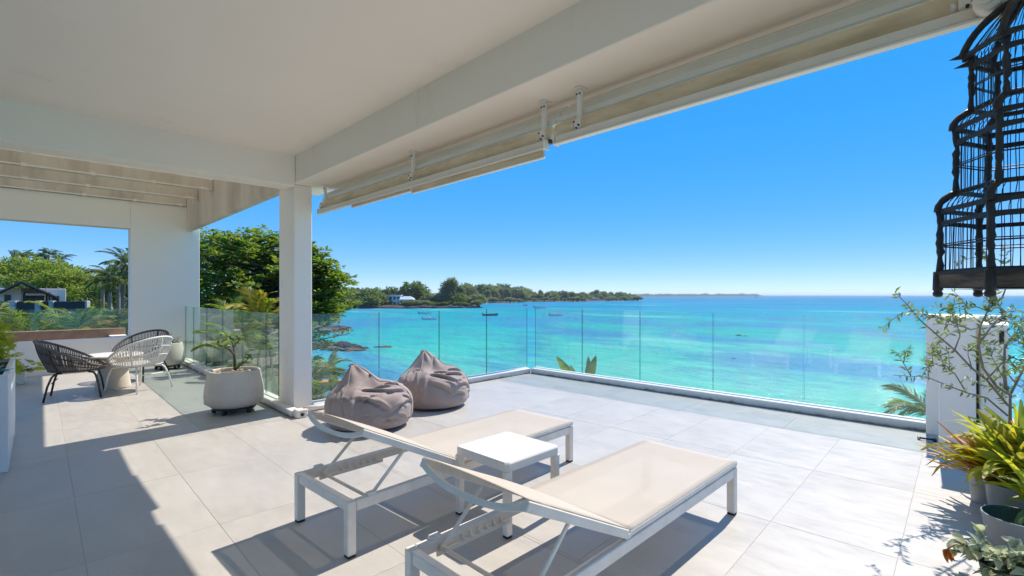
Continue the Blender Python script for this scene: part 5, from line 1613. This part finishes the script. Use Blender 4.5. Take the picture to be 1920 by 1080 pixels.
# ================================================================== BOATS
plain('boat_white', (.80, .80, .79), .3, .05, 2); plain('boat_teal', (.10, .32, .33), .4, .15, 2); plain('boat_navy', (.03, .05, .09), .4, .2, 2); plain('boat_grey', (.35, .38, .40), .5, .1, 3)
def boat(label, px, py, L, rz_, hull, kind, group='boats moored in the bay'):
    p = on(px, py, SEA_Z)
    t = thing('boat', label, 'boat', (p.x, p.y, SEA_Z), rz_, group)
    B = L*.18; D = L*.13
    def section(s):     # s 0 stern .. 1 bow
        w = B*(1 if s < .5 else max(.02, 1-((s-.5)/.5)**2.2)); sh = D*(1+.35*s*s)
        return [(-w, sh), (-w*.92, D*.25), (-w*.55, -D*.25), (0, -D*.4), (w*.55, -D*.25), (w*.92, D*.25), (w, sh)]
    n = 14; v = []; f = []
    for i in range(n+1):
        s = i/n
        for (y, z) in section(s): v.append(((s-.5)*L + (D*.5 if s == 1 else 0)*max(0, z/D), y, z))
    for i in range(n):
        for j in range(6): f.append((i*7+j, (i+1)*7+j, (i+1)*7+j+1, i*7+j+1))
    f.append(tuple(range(6, -1, -1)))
    m = MB(); m.smooth = True; m.add(v, f); m.build('hull', hull, t)
    v = []; f = []
    for i in range(n+1):
        s = i/n; w = section(s)[0]
        v += [((s-.5)*L, w[0]*.9, D*.72), ((s-.5)*L, -w[0]*.9, D*.72)]
    for i in range(n): f.append((i*2, i*2+2, i*2+3, i*2+1))
    m = MB(); m.add(v, f); m.build('deck', 'boat_white', t)
    m = MB(); m.smooth = True; m.tube([((i/n-.5)*L, section(i/n)[0][0], section(i/n)[0][1]) for i in range(n+1)], L*.009, 6); m.tube([((i/n-.5)*L, -section(i/n)[0][0], section(i/n)[0][1]) for i in range(n+1)], L*.009, 6); m.build('gunwale', 'boat_grey', t)
    m = MB(); m.bbox(-.56*L, -.51*L, -.03*L, .03*L, D*.2, D*1.7, .01*L); m.build('outboard_motor', 'dark_metal', t)
    if kind == 'console':
        m = MB(); m.bbox(-.08*L, .04*L, -.06*L, .06*L, D*.72, D*2.1, .01*L); m.build('console', 'boat_white', t)
        m = MB(); m.bbox(.02*L, .05*L, -.06*L, .06*L, D*2.1, D*2.6, .005*L); m.build('windscreen', 'window_dark', t)
    if kind == 'canopy':
        for x in (-.22, .12):
            for y in (-.11, .11): m = MB(); m.smooth = True; m.tube([(x*L, y*L, D*.8), (x*L, y*L, D*3)], L*.006, 6); m.build('canopy_post', 'boat_grey', t)
        m = MB(); m.bbox(-.27*L, .17*L, -.14*L, .14*L, D*3, D*3.2, .01*L); m.build('canopy', 'boat_white', t)
    for x in (-.28, .18): m = MB(); m.bbox(x*L, x*L+.07*L, -B*.8, B*.8, D*.75, D*1.05, .004*L); m.build('bench', 'boat_grey', t)
boat('white motor boat with a canopy, rear one of the pair left of the glass joint', 797, 588.5, 4.6, rz+.15, 'boat_white', 'canopy')
boat('small white boat with pale green sides, front one of the pair', 806, 599.5, 3.9, rz+.05, 'boat_white', 'console')
boat('dark-sided open boat crossed by the third glass joint', 919, 592, 4.8, rz-.1, 'boat_navy', 'open')
boat('white outboard boat with a teal waterline moored right of the corner', 1042, 592, 4.2, rz+.08, 'boat_white', 'console')
boat('long low pale boat lying flat before the peninsula', 1014, 578, 6.5, rz, 'boat_white', 'open')
boat('tiny dark boat close to the peninsula shore', 985, 572.5, 3.2, rz+.4, 'boat_navy', 'open')
boat('tiny dark boat far out below the last island tip', 1419, 557.6, 8, rz+.5, 'boat_navy', 'open')

# ================================================================== FAR SHORE
k = NT('far_bank')
n1 = k.noise(.12, 6, .65, 'World')
k.col(k.ramp(n1.outputs[0], [(.35, (.03, .028, .022)), (.6, (.075, .065, .045)), (.8, (.20, .17, .12))]).outputs[0]); k.rough(.95)
def spit(name, pts, depth, h, mat='far_bank'):
    """low tongue of land behind a water line given by photo pixels"""
    fr = [on(x, y, SEA_Z) for x, y in pts]
    back = [p + (p - Vector((0, 0, p.z))).normalized()*depth for p in fr]
    ol = [(p.x, p.y) for p in fr] + [(p.x, p.y) for p in reversed(back)]
    return ground(name, dense(ol, 5), SEA_Z + h, SEA_Z - .3, mat, .86)
spit('headland', [(560, 584), (600, 583), (640, 580), (680, 579), (760, 578.2), (830, 577.2), (880, 576.2), (905, 575)], 90, 1.6)
spit('peninsula', [(860, 568.5), (930, 567.8), (990, 566.2), (1060, 565.6), (1120, 565.2), (1180, 563.6), (1200, 562.6)], 160, .6)
# three crowns for every kind of far tree, then each tree a copy with its own size and turn
def proto_tree(name, mat, seed, n, shape, L, Wd, clr):
    g = np.random.default_rng(seed)
    blobs = shape
    pos, di, nr = [], [], []
    for (c, r_, w) in blobs:
        nc = int(n*w/14)
        for _ in range(nc):
            d = rdirs(1, g)[0]; d[2] = abs(d[2])*.95 - .15*(g.random())
            cp = np.array(c) + d*np.array(r_)*g.uniform(.55, 1)
            dl = rdirs(14, g)
            pos.append(cp + dl*g.uniform(.1, 1, (14, 1))*clr); di.append(dl + d*.3); nr.append(rdirs(14, g)*.7 + np.array([0, 0, .8]) + d*.4)
    pos = np.concatenate(pos); N = len(pos)
    cm = leaf_mesh('crown', pos, np.concatenate(di), np.concatenate(nr), g.uniform(.7, 1.2, N)*L, g.uniform(.7, 1.2, N)*Wd, mat)
    m = MB(); m.smooth = True; zc = min(c[2] for c, r_, w in blobs)
    m.tube([(0, 0, 0), (.03, .02, zc*.6), (0, 0, zc+.05)], [.05, .035, .02], 7)
    for (c, r_, w) in blobs: m.tube([(0, 0, zc*.6), Vector(c)], [.025, .008], 5)
    return cm, m.mesh('trunk', 'bark')
# unit height 1
PR = {'round': proto_tree('round', 'leaf_far_dark', 1, 2600, [((0, 0, .55), (.42, .42, .42), .6), ((.22, .1, .5), (.3, .3, .3), .25), ((-.25, -.05, .48), (.28, .28, .3), .25)], .085, .06, .07),
      'bush': proto_tree('bush', 'leaf_far', 2, 2400, [((0, 0, .45), (.5, .5, .45), .5), ((.35, .1, .38), (.3, .3, .3), .25), ((-.35, 0, .4), (.32, .32, .34), .25)], .09, .06, .08),
      'grey': proto_tree('grey', 'leaf_far_grey', 3, 2400, [((0, 0, .55), (.36, .36, .42), .5), ((.2, .1, .45), (.3, .3, .3), .25), ((-.2, 0, .5), (.28, .28, .36), .25)], .10, .04, .08),
      'pine': proto_tree('pine', 'leaf_far_grey', 4, 2600, [((0, 0, .35), (.34, .34, .3), .45), ((.05, 0, .6), (.22, .22, .25), .3), ((-.04, 0, .82), (.12, .12, .16), .2), ((.12, .05, .75), (.1, .1, .15), .1)], .12, .03, .07),
      'dark': proto_tree('dark', 'leaf_far_dark', 5, 2400, [((0, 0, .5), (.4, .4, .45), .5), ((.25, .1, .45), (.25, .25, .3), .25), ((-.22, 0, .62), (.22, .22, .3), .25)], .09, .055, .08)}
def far_tree(kind, px, py_base, px_h, label, group, wide=1.0, back=0, z=None):
    """tree whose foot stands at the shore, px_h photo pixels high"""
    p = on(px, py_base, SEA_Z); d = (p - Vector((0, 0, p.z))).dot(FV)
    p = p + (p - Vector((0, 0, p.z))).normalized()*back
    d2 = Vector((p.x, p.y, 0)).dot(FV)
    h = px_h/FPX*d2*1.28
    t = thing('shore_tree', label, 'tree', (p.x, p.y, SEA_Z + (.9 if z is None else z) - .22*h), random.uniform(0, 6.28), group)
    t.scale = (h*wide, h*wide, h)
    cm, tm = PR[kind]
    link('crown', cm, t)['kind'] = 'stuff'; link('trunk', tm, t)
    return t
far_tree('round', 777, 577, 50, 'big dome-shaped dark tree on the headland', 'headland trees', .95, 14)
far_tree('pine', 845, 577, 50, 'tall feathery casuarina at the tip of the headland', 'headland trees', 1.0, 8)
far_tree('pine', 862, 577, 36, 'shorter feathery tree right of the tall casuarina', 'headland trees', 1.1, 10)
far_tree('dark', 728, 577, 38, 'dark clipped-looking tree left of the white houses', 'headland trees', .9, 14)
random.seed(5)
for i in range(46):
    px = random.uniform(590, 715); kd = random.choice(['grey', 'bush', 'dark', 'bush'])
    far_tree(kd, px, 579, random.uniform(22, 38), {'grey': 'greyish tree in the thick wood left of the headland houses', 'bush': 'bushy green tree in the thick wood left of the headland houses', 'dark': 'dark tree in the thick wood left of the headland houses'}[kd], 'wood left of the headland houses', random.uniform(.8, 1.3), random.uniform(6, 50))
for i in range(40):
    px = random.uniform(745, 905); kd = random.choice(['dark', 'bush', 'grey'])
    far_tree(kd, px, 577.5, random.uniform(15, 27), {'grey': 'greyish low tree on the right half of the headland', 'bush': 'bushy low tree on the right half of the headland', 'dark': 'dark low tree on the right half of the headland'}[kd], 'low trees on the headland', random.uniform(.9, 1.4), random.uniform(10, 40))
for i in range(120):
    px = random.uniform(872, 1195)
    hgt = (25 if px < 985 else 16 if px < 1080 else 12.5)*random.uniform(.8, 1.15)
    if px > 1172: hgt *= .85
    kd = random.choice(['pine', 'pine', 'dark', 'grey'] if px < 985 else ['dark', 'bush', 'grey', 'pine'])
    hgt *= random.choice([.75, 1, 1, 1.25])
    wd = {'pine': 'casuarina', 'dark': 'dark tree', 'grey': 'greyish tree', 'bush': 'bushy tree'}[kd]
    far_tree(kd, px, 566.8 if px < 985 else 565.3 if px < 1100 else 563.8, hgt, wd + (' in the tall wood on the near half of the peninsula' if px < 985 else ' in the low wood on the far half of the peninsula'), 'wood on the peninsula', random.uniform(.8, 1.25), random.uniform(8, 90))
for i in range(64):                        # scrub along the water line
    px = random.uniform(866, 1196) if i < 44 else random.uniform(760, 905)
    yb = (567.6 if px < 985 else 565.9 if px < 1100 else 564.4) if i < 44 else 577.6
    far_tree(random.choice(['bush', 'grey', 'dark']), px, yb, random.uniform(5, 9) if i < 44 else random.uniform(8, 13), 'low scrub at the water line of the ' + ('peninsula' if i < 44 else 'headland'), 'scrub along the far water line', random.uniform(1.5, 2.6), random.uniform(1, 10))
# buildings on the far shore
def far_house(label, px, py_base, w_px, h_px, wall, roof, back=4, wins=3, flat=True, name='shore_house', storeys=1):
    p = on(px, py_base, SEA_Z); p = p + (p - Vector((0, 0, p.z))).normalized()*back
    d = Vector((p.x, p.y, 0)).dot(FV); s = d/FPX
    t = thing(name, label, 'house', (p.x, p.y, SEA_Z + .8), rz)
    w, h = w_px*s, h_px*s
    m = MB(); m.bbox(-w/2, w/2, 0, w*.5, 0, h, .03); wl_ = m.build('wall', wall, t)
    for st in range(storeys):
        z0 = h*(st+.25)/storeys; z1 = h*(st+.8)/storeys
        for i in range(wins):
            x = -w/2 + w*(i+.5)/wins
            m = MB(); m.bbox(x-w/wins*.32, x+w/wins*.32, -.06, -.005, z0, z1, .01); wi = m.build('window', 'window_dark', t)
            m = MB(); m.bbox(x-w/wins*.36, x+w/wins*.36, -.12, -.062, z0-.12, z0-.02, .01); m.build('sill', 'house_white', wi)
    if flat: m = MB(); m.bbox(-w/2-.4, w/2+.4, -.8, w*.5+.3, h+.002, h+.35, .03)
    else:
        m = MB(); q = h*.45; W2 = w/2+.4
        m.add([(-W2, -.5, h), (W2, -.5, h), (W2, w*.5+.4, h), (-W2, w*.5+.4, h), (-W2*.5, w*.25, h+q), (W2*.5, w*.25, h+q)], [(0, 3, 2, 1), (0, 1, 5, 4), (2, 3, 4, 5), (1, 2, 5), (3, 0, 4)])
    m.build('roof', roof, t)
    return t
plain('roof_grey', (.30, .33, .38), .6, .1, .5); plain('roof_thatch', (.16, .12, .08), .95, .3, 2)
far_house('white two-storey villa with a flat white roof on the headland', 736, 577.5, 30, 20, 'house_white', 'house_white', 5, 4, True, storeys=2)
far_house('white villa with a pale rounded roof right of the two-storey one', 762, 577.5, 26, 13, 'house_white', 'house_white', 3, 3, False)
far_house('long low boat house with a grey-blue roof at the left of the headland', 663, 578.2, 52, 5, 'timber_dark', 'roof_grey', 1, 4, True)
far_house('small thatched hut behind the boat house', 655, 578.4, 20, 6, 'timber_dark', 'roof_thatch', 9, 2, False)
far_house('small beige house behind the trees above the sea almond branches', 628, 579.5, 16, 12, 'post_pale', 'house_white', 8, 2, True)
far_house('white bungalow between trees in the middle of the peninsula', 1062, 565.2, 14, 4, 'house_white', 'house_white', 2, 3, True)
far_house('white bungalow near the end of the peninsula', 1116, 564.6, 13, 3.6, 'house_white', 'house_white', 2, 3, True)
far_house('beige house with pale roof at the right end of the peninsula', 1150, 563.8, 9, 6, 'post_pale', 'house_white', 8, 2, True)
far_house('grey house in the tall trees of the peninsula', 968, 566.6, 14, 18, 'post_pale', 'roof_grey', 70, 2, True)
# dark boulders at the foot of the headland
random.seed(15)
for i in range(22):
    px = 640 + i*12.2 + random.uniform(-3, 3); p = on(px, 578.4 - max(0, (px-760))*.012, SEA_Z); s = random.uniform(2.2, 5.5)*(1.25 if 770 < px < 880 else .75)
    o = link('rock', RK[random.choice([0, 1, 0])], None, (p.x, p.y, SEA_Z), (0, 0, rz + random.uniform(-.6, .6)), (s, s*.6, s*.55))
    tag(o, 'dark boulder in the row along the foot of the headland', 'rock', 'boulders along the headland')
# sand bank lines at the tip
for i, (px, py, s, lb) in enumerate([(880, 571.5, 9, 'pale sand bank left of the peninsula trees'), (930, 569.5, 12, 'long dark reef line before the peninsula'), (1225, 562.4, 9, 'low reef line off the end of the peninsula'), (1296, 562.8, 14, 'far reef line below the distant island'), (1335, 563.2, 6, 'short reef line right of the far one')]):
    p = on(px, py, SEA_Z); o = link('reef', RK[3], None, (p.x, p.y, SEA_Z-.02), (0, 0, rz), (s, s*.35, s*.10)); tag(o, lb, 'reef', 'low reefs in the bay')

# the last wooded island on the horizon: one far mass
k = NT('far_wood')
n1 = k.noise(.02, 6, .7, 'World')
k.col(k.ramp(n1.outputs[0], [(.3, (.02, .04, .022)), (.7, (.05, .075, .035))]).outputs[0]); k.rough(.95)
v = []; f = []; n = 160
for i in range(n+1):
    s = i/n; px = 1150 + (1436-1150)*s; p = on(px, 555.9 - .5*s, SEA_Z)
    d = Vector((p.x, p.y, 0)).dot(FV); hh = (4.6 + 2.2*mnoise.noise(Vector((i*.13, 2, 0))) + 1.2*mnoise.noise(Vector((i*.6, 7, 0)))) * (1 if s < .93 else max(.12, (1-s)/.07)) * d/FPX
    u = Vector((p.x, p.y, 0)).normalized()
    v += [tuple(p - Vector((0, 0, 1))), (p.x + u.x*12, p.y + u.y*12, SEA_Z + hh*.75), (p.x + u.x*60, p.y + u.y*60, SEA_Z + hh), (p.x + u.x*200, p.y + u.y*200, SEA_Z - 1)]
for i in range(n):
    for j in range(3): f.append((i*4+j, (i+1)*4+j, (i+1)*4+j+1, i*4+j+1))
m = MB(); m.smooth = True; m.add(v, f); o = m.build('far_wood', 'far_wood'); o['kind'] = 'stuff'
tag(o, 'thin dark wooded island on the horizon', 'island')

# ------------------------------------------------------------------ the air over the sea
k = bpy.data.materials.new('sea_air'); k.use_nodes = True
k.node_tree.nodes.clear()
ou = k.node_tree.nodes.new('ShaderNodeOutputMaterial'); pv = k.node_tree.nodes.new('ShaderNodeVolumePrincipled')
pv.inputs['Color'].default_value = (.86, .93, 1, 1); pv.inputs['Density'].default_value = .00015; pv.inputs['Anisotropy'].default_value = .3
k.node_tree.links.new(pv.outputs[0], ou.inputs['Volume'])
MATS['sea_air'] = k
m = MB(); m.box(-31000, 31000, -31000, 31000, SEA_Z - 1.5, 24)
hz0 = m.build('haze', 'sea_air'); hz0['kind'] = 'stuff'
